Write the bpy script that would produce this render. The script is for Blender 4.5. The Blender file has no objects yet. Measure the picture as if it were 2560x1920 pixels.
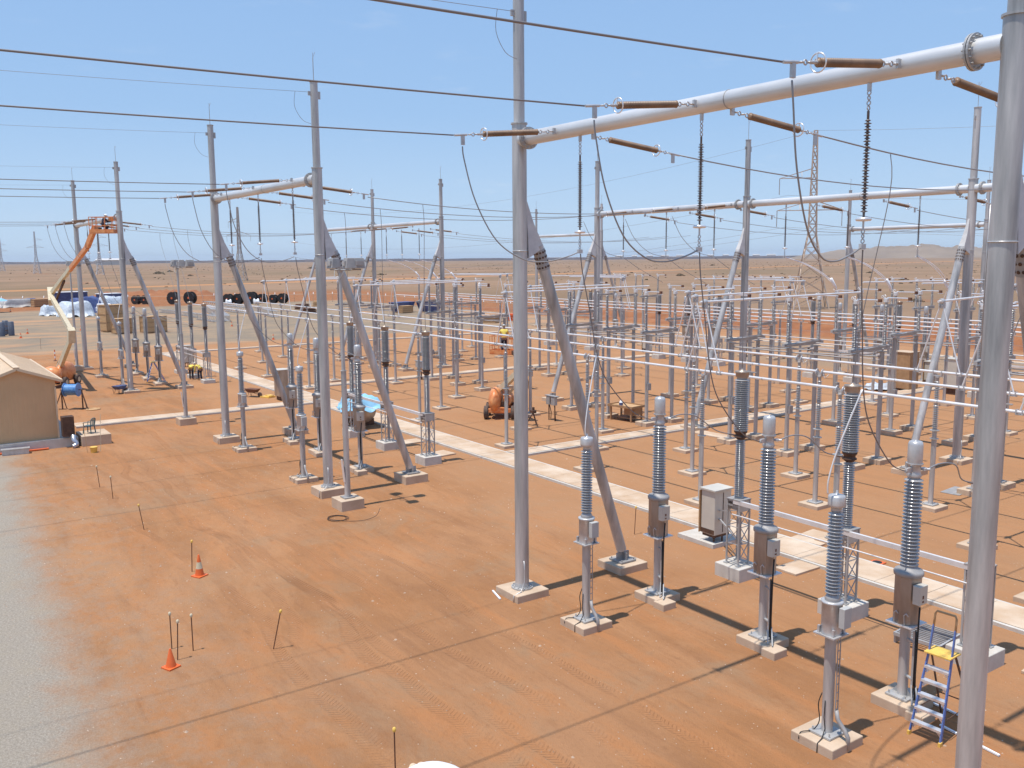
import bpy, math, random
from mathutils import Vector, Matrix
random.seed(7)
C = bpy.context.scene.collection
sc = bpy.context.scene
PI = math.pi
# ------------------------------------------------------------------ camera
cd = bpy.data.cameras.new('camera'); cam = bpy.data.objects.new('camera', cd); C.objects.link(cam)
Rv = Vector((0.57032962, 0.82137736, -0.00795945)); Uv = Vector((-0.10900335, 0.08528442, 0.99037611)); Fv = Vector((-0.81415133, 0.56397322, -0.13817312))
cam.matrix_world = Matrix(((Rv.x, Uv.x, -Fv.x, 0), (Rv.y, Uv.y, -Fv.y, 0), (Rv.z, Uv.z, -Fv.z, 10.0), (0, 0, 0, 1)))
cd.sensor_width = 36; cd.lens = 2254.78 / 2560 * 36; cd.clip_start = 0.1; cd.clip_end = 30000
sc.camera = cam
# ------------------------------------------------------------------ world, sun, exposure
ELEV = math.radians(75.6)
w = bpy.data.worlds.new("World"); sc.world = w; w.use_nodes = True
nt = w.node_tree; bg = nt.nodes['Background']
sky = nt.nodes.new('ShaderNodeTexSky'); sky.sky_type = 'NISHITA'; sky.sun_disc = False
sky.sun_elevation = ELEV; sky.sun_rotation = math.radians(180); sky.air_density = 1.0; sky.dust_density = 0.6; sky.ozone_density = 3.0; sky.altitude = 20
bg.inputs[1].default_value = 0.125
tcw = nt.nodes.new('ShaderNodeTexCoord'); sepw = nt.nodes.new('ShaderNodeSeparateXYZ'); nt.links.new(tcw.outputs['Generated'], sepw.inputs[0])
el = nt.nodes.new('ShaderNodeMapRange'); el.inputs[1].default_value = -0.02; el.inputs[2].default_value = 0.55; nt.links.new(sepw.outputs[2], el.inputs[0])
air = nt.nodes.new('ShaderNodeValToRGB'); air.color_ramp.elements[0].color = (4.2, 5.5, 7.0, 1); air.color_ramp.elements[1].color = (1.65, 3.15, 6.1, 1); nt.links.new(el.outputs[0], air.inputs[0])
e2 = air.color_ramp.elements.new(0.30); e2.color = (2.65, 4.2, 6.5, 1)
wn = nt.nodes.new('ShaderNodeTexNoise'); wm = nt.nodes.new('ShaderNodeMapping'); wm.inputs['Scale'].default_value = (2.2, 2.2, 12); nt.links.new(tcw.outputs['Generated'], wm.inputs[0]); nt.links.new(wm.outputs[0], wn.inputs[0]); wn.inputs['Scale'].default_value = 4.5; wn.inputs['Detail'].default_value = 9; wn.inputs['Roughness'].default_value = 0.62
wr = nt.nodes.new('ShaderNodeMapRange'); wr.interpolation_type = 'SMOOTHSTEP'; wr.inputs[1].default_value = 0.56; wr.inputs[2].default_value = 0.80; wr.inputs[4].default_value = 0.16; nt.links.new(wn.outputs['Fac'], wr.inputs[0])
wmask = nt.nodes.new('ShaderNodeMapRange'); wmask.inputs[1].default_value = -0.35; wmask.inputs[2].default_value = 0.65; nt.links.new(sepw.outputs[1], wmask.inputs[0])
wmul = nt.nodes.new('ShaderNodeMath'); wmul.operation = 'MULTIPLY'; nt.links.new(wr.outputs[0], wmul.inputs[0]); nt.links.new(wmask.outputs[0], wmul.inputs[1])
m1 = nt.nodes.new('ShaderNodeMix'); m1.data_type = 'RGBA'; m1.inputs[0].default_value = 0.88; nt.links.new(sky.outputs[0], m1.inputs[6]); nt.links.new(air.outputs[0], m1.inputs[7])
m2 = nt.nodes.new('ShaderNodeMix'); m2.data_type = 'RGBA'; nt.links.new(wmul.outputs[0], m2.inputs[0]); nt.links.new(m1.outputs[2], m2.inputs[6]); m2.inputs[7].default_value = (6.2, 6.5, 7.0, 1)
nt.links.new(m2.outputs[2], bg.inputs[0])
sd = bpy.data.lights.new('sun', 'SUN'); sd.energy = 4.2; sd.angle = math.radians(0.53); sd.color = (1.0, 0.955, 0.89)
sun = bpy.data.objects.new('sun', sd); C.objects.link(sun)
sun.rotation_euler = Vector((0, -math.cos(ELEV), math.sin(ELEV))).to_track_quat('Z', 'Y').to_euler()
sc.view_settings.view_transform = 'Standard'; sc.view_settings.look = 'None'; sc.view_settings.gamma = 1
sc.view_settings.exposure = 0.13; sc.view_settings.use_curve_mapping = False

# ------------------------------------------------------------------ materials
def mat(name, col, rough=0.7, metal=0.0, var=0.0, scale=3.0, col2=None, bump=0.0, bscale=20.0, streak=None, spec=0.5, coords='Object', detail=4, transl=0):
    m = bpy.data.materials.new(name); m.use_nodes = True; n = m.node_tree; p = n.nodes['Principled BSDF']
    p.inputs['Base Color'].default_value = (*col, 1); p.inputs['Roughness'].default_value = rough; p.inputs['Metallic'].default_value = metal
    p.inputs['Specular IOR Level'].default_value = spec
    tc = n.nodes.new('ShaderNodeTexCoord'); mp = n.nodes.new('ShaderNodeMapping'); n.links.new(tc.outputs[coords], mp.inputs[0])
    if streak: mp.inputs['Scale'].default_value = streak
    if var or col2:
        nz = n.nodes.new('ShaderNodeTexNoise'); nz.inputs['Scale'].default_value = scale; nz.inputs['Detail'].default_value = detail; nz.inputs['Roughness'].default_value = 0.6
        n.links.new(mp.outputs[0], nz.inputs['Vector'])
        rp = n.nodes.new('ShaderNodeValToRGB'); rp.color_ramp.elements[0].position = 0.32; rp.color_ramp.elements[1].position = 0.68
        c2 = col2 if col2 else tuple(c * (1 + var) for c in col); c1 = col if col2 else tuple(c * (1 - var) for c in col)
        rp.color_ramp.elements[0].color = (*c1, 1); rp.color_ramp.elements[1].color = (*c2, 1)
        n.links.new(nz.outputs['Fac'], rp.inputs[0]); n.links.new(rp.outputs[0], p.inputs['Base Color'])
        mr = n.nodes.new('ShaderNodeMapRange'); mr.inputs[3].default_value = max(0.05, rough - 0.09); mr.inputs[4].default_value = min(1, rough + 0.09)
        n.links.new(nz.outputs['Fac'], mr.inputs[0]); n.links.new(mr.outputs[0], p.inputs['Roughness'])
    if bump:
        nb = n.nodes.new('ShaderNodeTexNoise'); nb.inputs['Scale'].default_value = bscale; nb.inputs['Detail'].default_value = 5
        n.links.new(tc.outputs['Object'], nb.inputs['Vector'])
        b = n.nodes.new('ShaderNodeBump'); b.inputs['Strength'].default_value = bump; b.inputs['Distance'].default_value = 0.02
        n.links.new(nb.outputs['Fac'], b.inputs['Height']); n.links.new(b.outputs[0], p.inputs['Normal'])
    return m
M = {}
M['galv'] = mat('galvanised steel', (0.36, 0.35, 0.335), 0.5, 0.3, scale=1.6, col2=(0.52, 0.505, 0.48), streak=(1, 1, 0.35), detail=6)
M['galv_pipe'] = mat('galvanised pipe', (0.28, 0.275, 0.265), 0.46, 0.30, scale=2.6, col2=(0.66, 0.62, 0.58), streak=(1, 1, 0.10), detail=9)
M['galv_beam'] = mat('galvanised beam', (0.55, 0.54, 0.52), 0.40, 0.35, scale=1.4, col2=(0.74, 0.72, 0.69), streak=(0.25, 1, 1), detail=6)
M['slate'] = mat('dark slate paint', (0.09, 0.10, 0.13), 0.5, var=0.2)
M['galv_plate'] = mat('galvanised plate', (0.50, 0.48, 0.46), 0.6, 0.0, scale=3, col2=(0.64, 0.61, 0.58))
M['galv_dull'] = mat('weathered zinc', (0.30, 0.29, 0.28), 0.62, 0.3, scale=2.5, col2=(0.44, 0.41, 0.38))
M['alu'] = mat('aluminium tube', (0.72, 0.69, 0.66), 0.42, 0.30, scale=2.0, col2=(0.84, 0.80, 0.76))
M['alu_bright'] = mat('bright aluminium', (0.84, 0.82, 0.80), 0.3, 0.6)
M['porcelain'] = mat('grey porcelain', (0.35, 0.335, 0.32), 0.14, 0.0, var=0.06, scale=4, spec=0.8)
M['porcelain_dark'] = mat('dark grey porcelain', (0.38, 0.355, 0.33), 0.22, 0.0, var=0.08, scale=4, spec=0.7)
M['brown_ins'] = mat('brown insulator', (0.19, 0.115, 0.07), 0.45, 0.0, col2=(0.30, 0.19, 0.115), scale=3, spec=0.5)
M['black_ins'] = mat('dark composite insulator', (0.13, 0.10, 0.09), 0.5)
M['casting'] = mat('metal casting', (0.45, 0.44, 0.43), 0.36, 0.35, scale=5, col2=(0.60, 0.58, 0.56))
M['dark_metal'] = mat('dark rusty metal', (0.06, 0.035, 0.025), 0.7, 0.2, scale=6, col2=(0.16, 0.08, 0.045))
M['brown_steel'] = mat('brown cover steel', (0.30, 0.225, 0.17), 0.4, 0.4, scale=2, col2=(0.48, 0.39, 0.31), streak=(1, 1, 0.3))
M['conc'] = mat('concrete', (0.47, 0.335, 0.22), 0.9, scale=1.3, col2=(0.61, 0.46, 0.325), bump=0.25, bscale=25, detail=8)
M['conc_grey'] = mat('grey concrete', (0.50, 0.45, 0.38), 0.92, scale=2.0, col2=(0.62, 0.57, 0.50), bump=0.3, bscale=18, detail=8)
M['conc_cover'] = mat('concrete trench cover', (0.48, 0.31, 0.18), 0.9, scale=0.7, col2=(0.64, 0.51, 0.38), bump=0.25, bscale=14, detail=9)
M['cable'] = mat('aluminium conductor', (0.31, 0.30, 0.295), 0.55, 0.4)
M['cable_dark'] = mat('weathered conductor', (0.23, 0.205, 0.195), 0.6, 0.3)
M['cable_white'] = mat('bright flexible conductor', (0.86, 0.86, 0.87), 0.45, 0.15)
M['cabinet'] = mat('beige cabinet paint', (0.52, 0.48, 0.41), 0.45, scale=1.5, col2=(0.60, 0.55, 0.46))
M['cabinet_side'] = mat('grey cabinet paint', (0.46, 0.45, 0.42), 0.45, var=0.08)
M['orange'] = mat('orange paint', (0.64, 0.17, 0.04), 0.4, scale=3, col2=(0.80, 0.36, 0.14))
M['orange_plastic'] = mat('orange plastic', (0.72, 0.14, 0.03), 0.5, var=0.1)
M['cream'] = mat('cream paint', (0.55, 0.46, 0.30), 0.5, scale=3, col2=(0.68, 0.58, 0.40))
M['tyre'] = mat('tyre rubber', (0.035, 0.03, 0.028), 0.85, col2=(0.16, 0.10, 0.07), scale=6, bump=0.8, bscale=12)
M['black'] = mat('black rubber', (0.02, 0.018, 0.017), 0.6)
M['drum'] = mat('black cable drum', (0.018, 0.014, 0.013), 0.6, var=0.3)
M['shed_roof'] = mat('cream steel roof', (0.72, 0.53, 0.34), 0.5, 0.1, var=0.05, scale=0.8)
M['shed_wall'] = mat('beige steel wall', (0.62, 0.385, 0.20), 0.6, 0.0, var=0.05, scale=0.8)
M['wood'] = mat('raw timber', (0.46, 0.27, 0.12), 0.8, scale=3, col2=(0.58, 0.37, 0.19), streak=(0.3, 3, 3))
M['wood_brown'] = mat('brown plywood', (0.34, 0.19, 0.09), 0.8, scale=3, col2=(0.44, 0.26, 0.13))
M['blue_tarp'] = mat('pale blue tarpaulin', (0.30, 0.58, 0.78), 0.45, var=0.12, scale=2)
M['blue'] = mat('dull blue paint', (0.045, 0.06, 0.16), 0.5, scale=2, col2=(0.09, 0.12, 0.26))
M['reel_blue'] = mat('blue cable jacket', (0.07, 0.20, 0.46), 0.35, scale=8, col2=(0.16, 0.36, 0.66), streak=(1, 1, 1))
M['white'] = mat('white plastic', (0.85, 0.86, 0.86), 0.5, var=0.03)
M['white_wrap'] = mat('white wrapping film', (0.54, 0.58, 0.62), 0.45, var=0.2, scale=3)
M['ladder_blue'] = mat('blue fibreglass', (0.10, 0.17, 0.42), 0.45, var=0.1)
M['yellow'] = mat('yellow plastic', (0.80, 0.50, 0.10), 0.5, var=0.1)
M['yellow_cloth'] = mat('yellow work shirt', (0.80, 0.62, 0.12), 0.9, var=0.08, scale=8)
M['navy'] = mat('navy work trousers', (0.02, 0.022, 0.04), 0.9, var=0.2, scale=8)
M['skin'] = mat('skin', (0.42, 0.22, 0.14), 0.6)
M['tan_glove'] = mat('tan leather', (0.72, 0.52, 0.34), 0.8, var=0.08)
M['rust'] = mat('rusty steel stake', (0.13, 0.055, 0.03), 0.85, 0.1, scale=30, col2=(0.22, 0.10, 0.055))
M['plastic_green'] = mat('dark green plastic', (0.07, 0.13, 0.14), 0.5)
M['shrub'] = mat('dry shrub leaves', (0.10, 0.085, 0.045), 0.9, col2=(0.20, 0.145, 0.08), scale=2)
M['bark'] = mat('shrub stem', (0.12, 0.085, 0.06), 0.9)
M['train'] = mat('dark rail ballast', (0.055, 0.045, 0.05), 0.9, col2=(0.10, 0.07, 0.065), scale=0.02)
M['town_white'] = mat('pale building paint', (0.62, 0.58, 0.54), 0.7)
M['glass_dark'] = mat('dark glass', (0.05, 0.055, 0.065), 0.12, 0.0, spec=0.9)
M['lamp_glass'] = mat('lamp lens', (0.10, 0.11, 0.13), 0.15, 0.2, spec=0.9)
M['pylon'] = mat('pylon steel', (0.42, 0.37, 0.33), 0.6, 0.3, var=0.1)
M['pylon_far'] = mat('haze-toned far steel', (0.55, 0.54, 0.53), 0.7, 0.0)  # distance haze painted into the colour: steel made paler for the far towers
M['pylon_warm'] = mat('dusty pylon steel', (0.52, 0.40, 0.30), 0.6, 0.25, var=0.12, scale=0.4)
M['hill'] = mat('dry hill slope', (0.215, 0.155, 0.105), 0.95, scale=0.008, col2=(0.29, 0.215, 0.15), detail=10, bump=0.0)
M['dirt'] = mat('loose orange dirt', (0.24, 0.088, 0.033), 0.95, scale=0.4, col2=(0.36, 0.145, 0.058), bump=0.8, bscale=1.2, detail=8)
M['stone'] = mat('scattered stones', (0.30, 0.17, 0.10), 0.95, scale=0.9, col2=(0.66, 0.50, 0.36), coords='Object', detail=8)
M['duct'] = mat('silver foil duct', (0.45, 0.47, 0.52), 0.35, 0.6, var=0.15, scale=9)

# ---- ground: one sheet, colours follow where soil, gravel and scrub lie
def ground_mat():
    m = bpy.data.materials.new('red earth ground'); m.use_nodes = True; n = m.node_tree; p = n.nodes['Principled BSDF']
    L = n.links.new
    geo = n.nodes.new('ShaderNodeNewGeometry'); sep = n.nodes.new('ShaderNodeSeparateXYZ'); L(geo.outputs['Position'], sep.inputs[0])
    X, Y = sep.outputs[0], sep.outputs[1]
    def val(v):
        x = n.nodes.new('ShaderNodeValue'); x.outputs[0].default_value = v; return x.outputs[0]
    def mth(op, a, b=None, c=None, clamp=False):
        x = n.nodes.new('ShaderNodeMath'); x.operation = op; x.use_clamp = clamp
        for i, q in enumerate((a, b, c)):
            if q is None: continue
            if isinstance(q, (int, float)): x.inputs[i].default_value = q
            else: L(q, x.inputs[i])
        return x.outputs[0]
    def noise(scale, detail=5, rough=0.55, sx=1, sy=1, dist=0.0, off=0):
        mp = n.nodes.new('ShaderNodeMapping'); mp.inputs['Scale'].default_value = (sx, sy, 1); mp.inputs['Location'].default_value = (off, off * 1.7, 0)
        L(geo.outputs['Position'], mp.inputs[0])
        z = n.nodes.new('ShaderNodeTexNoise'); z.inputs['Scale'].default_value = scale; z.inputs['Detail'].default_value = detail
        z.inputs['Roughness'].default_value = rough; z.inputs['Distortion'].default_value = dist; L(mp.outputs[0], z.inputs['Vector']); return z.outputs['Fac']
    def ramp(x, a, b):
        r = n.nodes.new('ShaderNodeMapRange'); r.interpolation_type = 'SMOOTHSTEP'; r.inputs[1].default_value = a; r.inputs[2].default_value = b; L(x, r.inputs[0]); return r.outputs[0]
    def mix(f, a, b):
        x = n.nodes.new('ShaderNodeMix'); x.data_type = 'RGBA'
        if isinstance(f, (int, float)): x.inputs[0].default_value = f
        else: L(f, x.inputs[0])
        for i, q in ((6, a), (7, b)):
            if isinstance(q, tuple): x.inputs[i].default_value = (*q, 1)
            else: L(q, x.inputs[i])
        return x.outputs[2]
    n1 = noise(0.16, 7, 0.62); n2 = noise(0.9, 8, 0.65, off=31); n3 = noise(7, 8, 0.7); nx = noise(0.35, 6, 0.6, sx=0.18, sy=1.3, off=5); n4 = noise(34, 5, 0.7, off=9)
    # red earth of the yard, smeared along the direction the machines drive
    sk = noise(0.9, 8, 0.68, sx=0.16, sy=1.0, dist=0.6, off=14); sk2 = noise(3.2, 7, 0.7, sx=0.22, sy=1.0, dist=0.4, off=61); blot = noise(0.28, 9, 0.7, dist=0.5, off=8)
    earth = mix(ramp(n1, 0.36, 0.66), (0.350, 0.162, 0.067), (0.412, 0.208, 0.100))
    earth = mix(mth('MULTIPLY', ramp(sk, 0.46, 0.66), 0.85), earth, (0.442, 0.192, 0.076))
    earth = mix(mth('MULTIPLY', ramp(mth('SUBTRACT', 1, sk), 0.50, 0.68), 0.55), earth, (0.295, 0.142, 0.068))
    earth = mix(mth('MULTIPLY', ramp(blot, 0.50, 0.66), 0.6), earth, (0.345, 0.215, 0.122))
    dusty = noise(0.20, 7, 0.66, sx=0.30, sy=1.0, dist=1.4, off=120)
    earth = mix(mth('MULTIPLY', ramp(dusty, 0.50, 0.66), 0.5), earth, (0.490, 0.245, 0.112))
    earth = mix(mth('MULTIPLY', ramp(n2, 0.50, 0.74), 0.4), earth, (0.44, 0.235, 0.115))
    earth = mix(mth('MULTIPLY', ramp(sk2, 0.52, 0.74), 0.50), earth, (0.265, 0.118, 0.052))
    earth = mix(mth('MULTIPLY', ramp(n3, 0.50, 0.78), 0.50), earth, (0.26, 0.125, 0.060))
    earth = mix(mth('MULTIPLY', ramp(n4, 0.58, 0.80), 0.6), earth, (0.58, 0.40, 0.26))
    # smoother compacted pad behind the front gantries
    pad = ramp(mth('ADD', Y, mth('MULTIPLY', n1, 3)), 19, 24)
    earth = mix(mth('MULTIPLY', pad, 0.6), earth, (0.430, 0.225, 0.110))
    # grey spill of gravel over the earth near the road
    spill = mth('MULTIPLY', mth('SUBTRACT', 1, ramp(mth('ADD', Y, mth('MULTIPLY', n2, 5)), 5.5, 12.5)), ramp(noise(1.6, 8, 0.7, off=77), 0.40, 0.66))
    n5 = noise(17, 6, 0.75, off=3)
    grav = mix(ramp(n5, 0.35, 0.7), (0.26, 0.218, 0.168), (0.43, 0.365, 0.29))
    grav = mix(mth('MULTIPLY', ramp(n2, 0.45, 0.75), 0.5), grav, (0.36, 0.29, 0.20))
    grav = mix(mth('MULTIPLY', ramp(n4, 0.45, 0.75), 0.6), grav, (0.52, 0.45, 0.365))
    earth = mix(mth('MULTIPLY', spill, 0.5), earth, mix(0.45, grav, (0.33, 0.19, 0.10)))
    edge = mth('ADD', Y, mth('MULTIPLY', mth('SUBTRACT', noise(0.55, 8, 0.72, off=13), 0.5), 3.4))
    edge = mth('ADD', edge, mth('MULTIPLY', mth('SUBTRACT', n3, 0.5), 1.2))
    edge = mth('ADD', edge, mth('MULTIPLY', X, 0.055))
    road = mth('SUBTRACT', 1, ramp(edge, 0.7, 2.9))
    col = mix(road, earth, grav)
    # laydown yard to the left: pale compacted gravel with orange wheel bands
    lay = mix(ramp(n1, 0.38, 0.62), (0.25, 0.195, 0.138), (0.33, 0.235, 0.15))
    lay = mix(mth('MULTIPLY', ramp(noise(0.05, 6, 0.6, sx=1.0, sy=0.45, dist=1.2, off=50), 0.50, 0.62), 0.75), lay, (0.50, 0.27, 0.14))
    lay = mix(mth('MULTIPLY', ramp(n3, 0.5, 0.8), 0.3), lay, (0.28, 0.25, 0.20))
    lx = mth('ADD', mth('MULTIPLY', X, -1), mth('MULTIPLY', mth('SUBTRACT', n1, 0.5), 7))
    layf = ramp(lx, 108, 112)
    laye = mth('MULTIPLY', ramp(mth('ADD', Y, mth('MULTIPLY', n1, 8)), 70, 76), mth('SUBTRACT', 1, ramp(mth('ADD', Y, mth('MULTIPLY', n1, 6)), 88, 92)))
    layf = mth('MAXIMUM', layf, mth('MULTIPLY', laye, 0.7))
    col = mix(layf, col, lay)
    # orange disturbed strip round the fence
    d = mth('MAXIMUM', mth('SUBTRACT', mth('MULTIPLY', X, -1), 0), mth('ADD', mth('MULTIPLY', Y, 2.0), 20))
    d = mth('ADD', d, mth('MULTIPLY', mth('SUBTRACT', n1, 0.5), 12))
    strip = ramp(d, 205, 214)
    dirt = mix(ramp(n2, 0.35, 0.7), (0.28, 0.112, 0.045), (0.36, 0.165, 0.075))
    col = mix(strip, col, dirt)
    # open plain: tan grass with long smears of olive and bare red soil
    pn = noise(0.012, 9, 0.62, off=3); pm = noise(0.004, 6, 0.6, off=90); ps = noise(0.03, 7, 0.65, sx=0.35, sy=1.0, off=21)
    plain = mix(ramp(pn, 0.36, 0.64), (0.315, 0.195, 0.118), (0.235, 0.152, 0.088))
    plain = mix(mth('MULTIPLY', ramp(pm, 0.52, 0.62), 0.6), plain, (0.195, 0.140, 0.078))
    plain = mix(mth('MULTIPLY', ramp(ps, 0.56, 0.70), 0.8), plain, (0.29, 0.130, 0.060))
    plain = mix(mth('MULTIPLY', ramp(noise(0.35, 8, 0.75, off=60), 0.52, 0.72), 0.5), plain, (0.20, 0.15, 0.09))
    far = ramp(d, 262, 300)
    col = mix(far, col, plain)
    # the graded dirt track that crosses the plain
    tr = mth('ABSOLUTE', mth('SUBTRACT', mth('ADD', X, mth('MULTIPLY', Y, 0.30)), mth('ADD', -352, mth('MULTIPLY', mth('SUBTRACT', pn, 0.5), 26))))
    col = mix(mth('MULTIPLY', mth('SUBTRACT', 1, ramp(tr, 5, 13)), 0.85), col, (0.50, 0.235, 0.10))
    # wheel tracks in the foreground
    bump_h = mth('ADD', mth('MULTIPLY', n3, 0.5), mth('ADD', mth('MULTIPLY', n4, 0.35), mth('MULTIPLY', n2, 0.9)))
    wob = noise(0.07, 3, 0.5, off=40)
    for (y0, k, amp, wdt, x0, x1) in ((7.6, 0.0, 5, 0.20, -60, -8), (9.4, 0.0, 5, 0.20, -60, -8), (10.9, 0.05, 3, 0.17, -34, -6), (12.2, 0.05, 3, 0.17, -34, -6), (6.0, -0.10, 4, 0.18, -48, -20), (13.6, 0.03, 4, 0.16, -60, -10)):
        c = mth('ADD', mth('MULTIPLY', X, k), mth('ADD', y0 - amp * 0.5, mth('MULTIPLY', wob, amp)))
        dist = mth('ABSOLUTE', mth('SUBTRACT', Y, c))
        band = mth('SUBTRACT', 1, ramp(dist, wdt * 0.8, wdt * 1.3))
        rng = mth('MULTIPLY', ramp(X, x0, x0 + 4), mth('SUBTRACT', 1, ramp(X, x1 - 4, x1)))
        band = mth('MULTIPLY', mth('MULTIPLY', band, rng), ramp(noise(0.25, 4, 0.6, off=y0), 0.36, 0.55))
        tread = mth('SINE', mth('ADD', mth('MULTIPLY', X, 52), mth('MULTIPLY', dist, 34)))
        col = mix(mth('MULTIPLY', band, 0.3), col, (0.47, 0.215, 0.095))
        bump_h = mth('ADD', bump_h, mth('MULTIPLY', band, mth('ADD', -0.30, mth('MULTIPLY', tread, 0.22))))
    L(col, p.inputs['Base Color']); p.inputs['Roughness'].default_value = 0.95; p.inputs['Specular IOR Level'].default_value = 0.15
    b = n.nodes.new('ShaderNodeBump'); b.inputs['Strength'].default_value = 1.0; b.inputs['Distance'].default_value = 0.075
    L(bump_h, b.inputs['Height']); L(b.outputs[0], p.inputs['Normal'])
    return m
M['ground'] = ground_mat()

# ------------------------------------------------------------------ mesh helpers
def frame(d):
    d = Vector(d).normalized(); a = Vector((0, 0, 1)) if abs(d.z) < 0.95 else Vector((0, 1, 0))
    u = a.cross(d).normalized(); return u, d.cross(u)
class MB:
    def __init__(s): s.v = []; s.f = []; s.s = []
    def face(s, idx, sm=False): s.f.append(tuple(idx)); s.s.append(sm)
    def box(s, c, d, rz=0, ry=0, rx=0):
        R = Matrix.Rotation(rz, 3, 'Z') @ Matrix.Rotation(ry, 3, 'Y') @ Matrix.Rotation(rx, 3, 'X')
        o = len(s.v)
        for x in (-.5, .5):
            for y in (-.5, .5):
                for z in (-.5, .5): s.v.append(tuple(Vector(c) + R @ Vector((x * d[0], y * d[1], z * d[2]))))
        for q in ((0, 1, 3, 2), (4, 6, 7, 5), (0, 4, 5, 1), (2, 3, 7, 6), (0, 2, 6, 4), (1, 5, 7, 3)): s.face([o + i for i in q])
        return s
    def bar(s, p, q, w, h=None):
        p, q = Vector(p), Vector(q); h = h or w; u, v = frame(q - p); o = len(s.v)
        for e in (p, q):
            for a, b in ((-1, -1), (1, -1), (1, 1), (-1, 1)): s.v.append(tuple(e + u * a * w / 2 + v * b * h / 2))
        for k in range(4): s.face([o + k, o + (k + 1) % 4, o + 4 + (k + 1) % 4, o + 4 + k])
        s.face([o + 3, o + 2, o + 1, o]); s.face([o + 4, o + 5, o + 6, o + 7]); return s
    def lathe(s, prof, n=16, o=(0, 0, 0), axis=(0, 0, 1), smooth=True, caps=True):
        o = Vector(o); ax = Vector(axis).normalized(); u, v = frame(ax); b = len(s.v)
        for r, z in prof:
            for k in range(n):
                t = 2 * PI * k / n; s.v.append(tuple(o + ax * z + (u * math.cos(t) + v * math.sin(t)) * r))
        for i in range(len(prof) - 1):
            for k in range(n): s.face((b + i * n + k, b + i * n + (k + 1) % n, b + (i + 1) * n + (k + 1) % n, b + (i + 1) * n + k), smooth)
        if caps:
            for i, rev in ((0, True), (len(prof) - 1, False)):
                if prof[i][0] < 1e-4: continue
                c = len(s.v)
                for k in range(n): s.v.append(s.v[b + i * n + k])
                s.face([c + k for k in (reversed(range(n)) if rev else range(n))])
        return s
    def tube(s, p, q, r, r2=None, n=12):
        p, q = Vector(p), Vector(q); L = (q - p).length
        return s.lathe([(r, 0), (r if r2 is None else r2, L)], n, p, q - p)
    def path(s, pts, r, n=6):
        pts = [Vector(p) for p in pts]; b = len(s.v); m = len(pts); u = None
        for i, p in enumerate(pts):
            d = (pts[min(i + 1, m - 1)] - pts[max(i - 1, 0)]).normalized()
            if u is None: u, v = frame(d)
            else: u = (u - d * u.dot(d)).normalized(); v = d.cross(u)
            for k in range(n):
                t = 2 * PI * k / n; s.v.append(tuple(p + (u * math.cos(t) + v * math.sin(t)) * r))
        for i in range(m - 1):
            for k in range(n): s.face((b + i * n + k, b + i * n + (k + 1) % n, b + (i + 1) * n + (k + 1) % n, b + (i + 1) * n + k), True)
        s.face([b + k for k in reversed(range(n))]); s.face([b + (m - 1) * n + k for k in range(n)]); return s
    def torus(s, c, R, r, axis=(0, 0, 1), n=20, m=8):
        c = Vector(c); ax = Vector(axis).normalized(); u, v = frame(ax); b = len(s.v)
        for i in range(n):
            t = 2 * PI * i / n; e = u * math.cos(t) + v * math.sin(t)
            for k in range(m):
                a = 2 * PI * k / m; s.v.append(tuple(c + e * (R + r * math.cos(a)) + ax * r * math.sin(a)))
        for i in range(n):
            for k in range(m): s.face((b + i * m + k, b + ((i + 1) % n) * m + k, b + ((i + 1) % n) * m + (k + 1) % m, b + i * m + (k + 1) % m), True)
        return s
    def hull(s, low, high):
        """prism between two equal loops of 3-D points"""
        n = len(low); b = len(s.v); s.v += [tuple(p) for p in low] + [tuple(p) for p in high]
        for k in range(n): s.face((b + k, b + (k + 1) % n, b + n + (k + 1) % n, b + n + k))
        s.face([b + k for k in reversed(range(n))]); s.face([b + n + k for k in range(n)]); return s
    def dome(s, c, rx, ry, rz, n=20, m=8, lo=0.0):
        b = len(s.v); c = Vector(c)
        for i in range(m + 1):
            a = lo + (PI / 2 - lo) * i / m
            for k in range(n):
                t = 2 * PI * k / n; s.v.append((c.x + rx * math.cos(a) * math.cos(t), c.y + ry * math.cos(a) * math.sin(t), c.z + rz * math.sin(a)))
        for i in range(m):
            for k in range(n): s.face((b + i * n + k, b + i * n + (k + 1) % n, b + (i + 1) * n + (k + 1) % n, b + (i + 1) * n + k), True)
        return s
    def mesh(s, name, m):
        me = bpy.data.meshes.new(name); me.from_pydata(s.v, [], s.f); me.polygons.foreach_set('use_smooth', s.s)
        me.materials.append(m); me.update(); return me
    def build(s, name, m, parent=None, loc=None, bevel=0):
        o = bpy.data.objects.new(name, s.mesh(name, M[m] if isinstance(m, str) else m)); C.objects.link(o)
        if parent is not None: o.parent = parent
        if loc is not None: o.location = loc
        if bevel:
            b = o.modifiers.new('bevel', 'BEVEL'); b.width = bevel; b.segments = 2; b.limit_method = 'ANGLE'; b.angle_limit = 0.6
        return o
def root(name, loc, rz=0):
    o = bpy.data.objects.new(name, None); C.objects.link(o); o.location = loc; o.rotation_euler = (0, 0, rz); o.empty_display_size = 0.2; return o
def tag(o, label=None, cat=None, group=None, kind=None):
    if label: o['label'] = label
    if cat: o['category'] = cat
    if group: o['group'] = group
    if kind: o['kind'] = kind
    return o
def copy_tree(o, loc, rz=None, label=None, scale=None):
    def cp(s, par):
        c = s.copy(); C.objects.link(c)
        if par is not None: c.parent = par
        for ch in s.children: cp(ch, c)
        return c
    r = cp(o, None); r.location = loc
    if rz is not None: r.rotation_euler = (0, 0, rz)
    if label: r['label'] = label
    if scale: r.scale = scale
    return r
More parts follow.
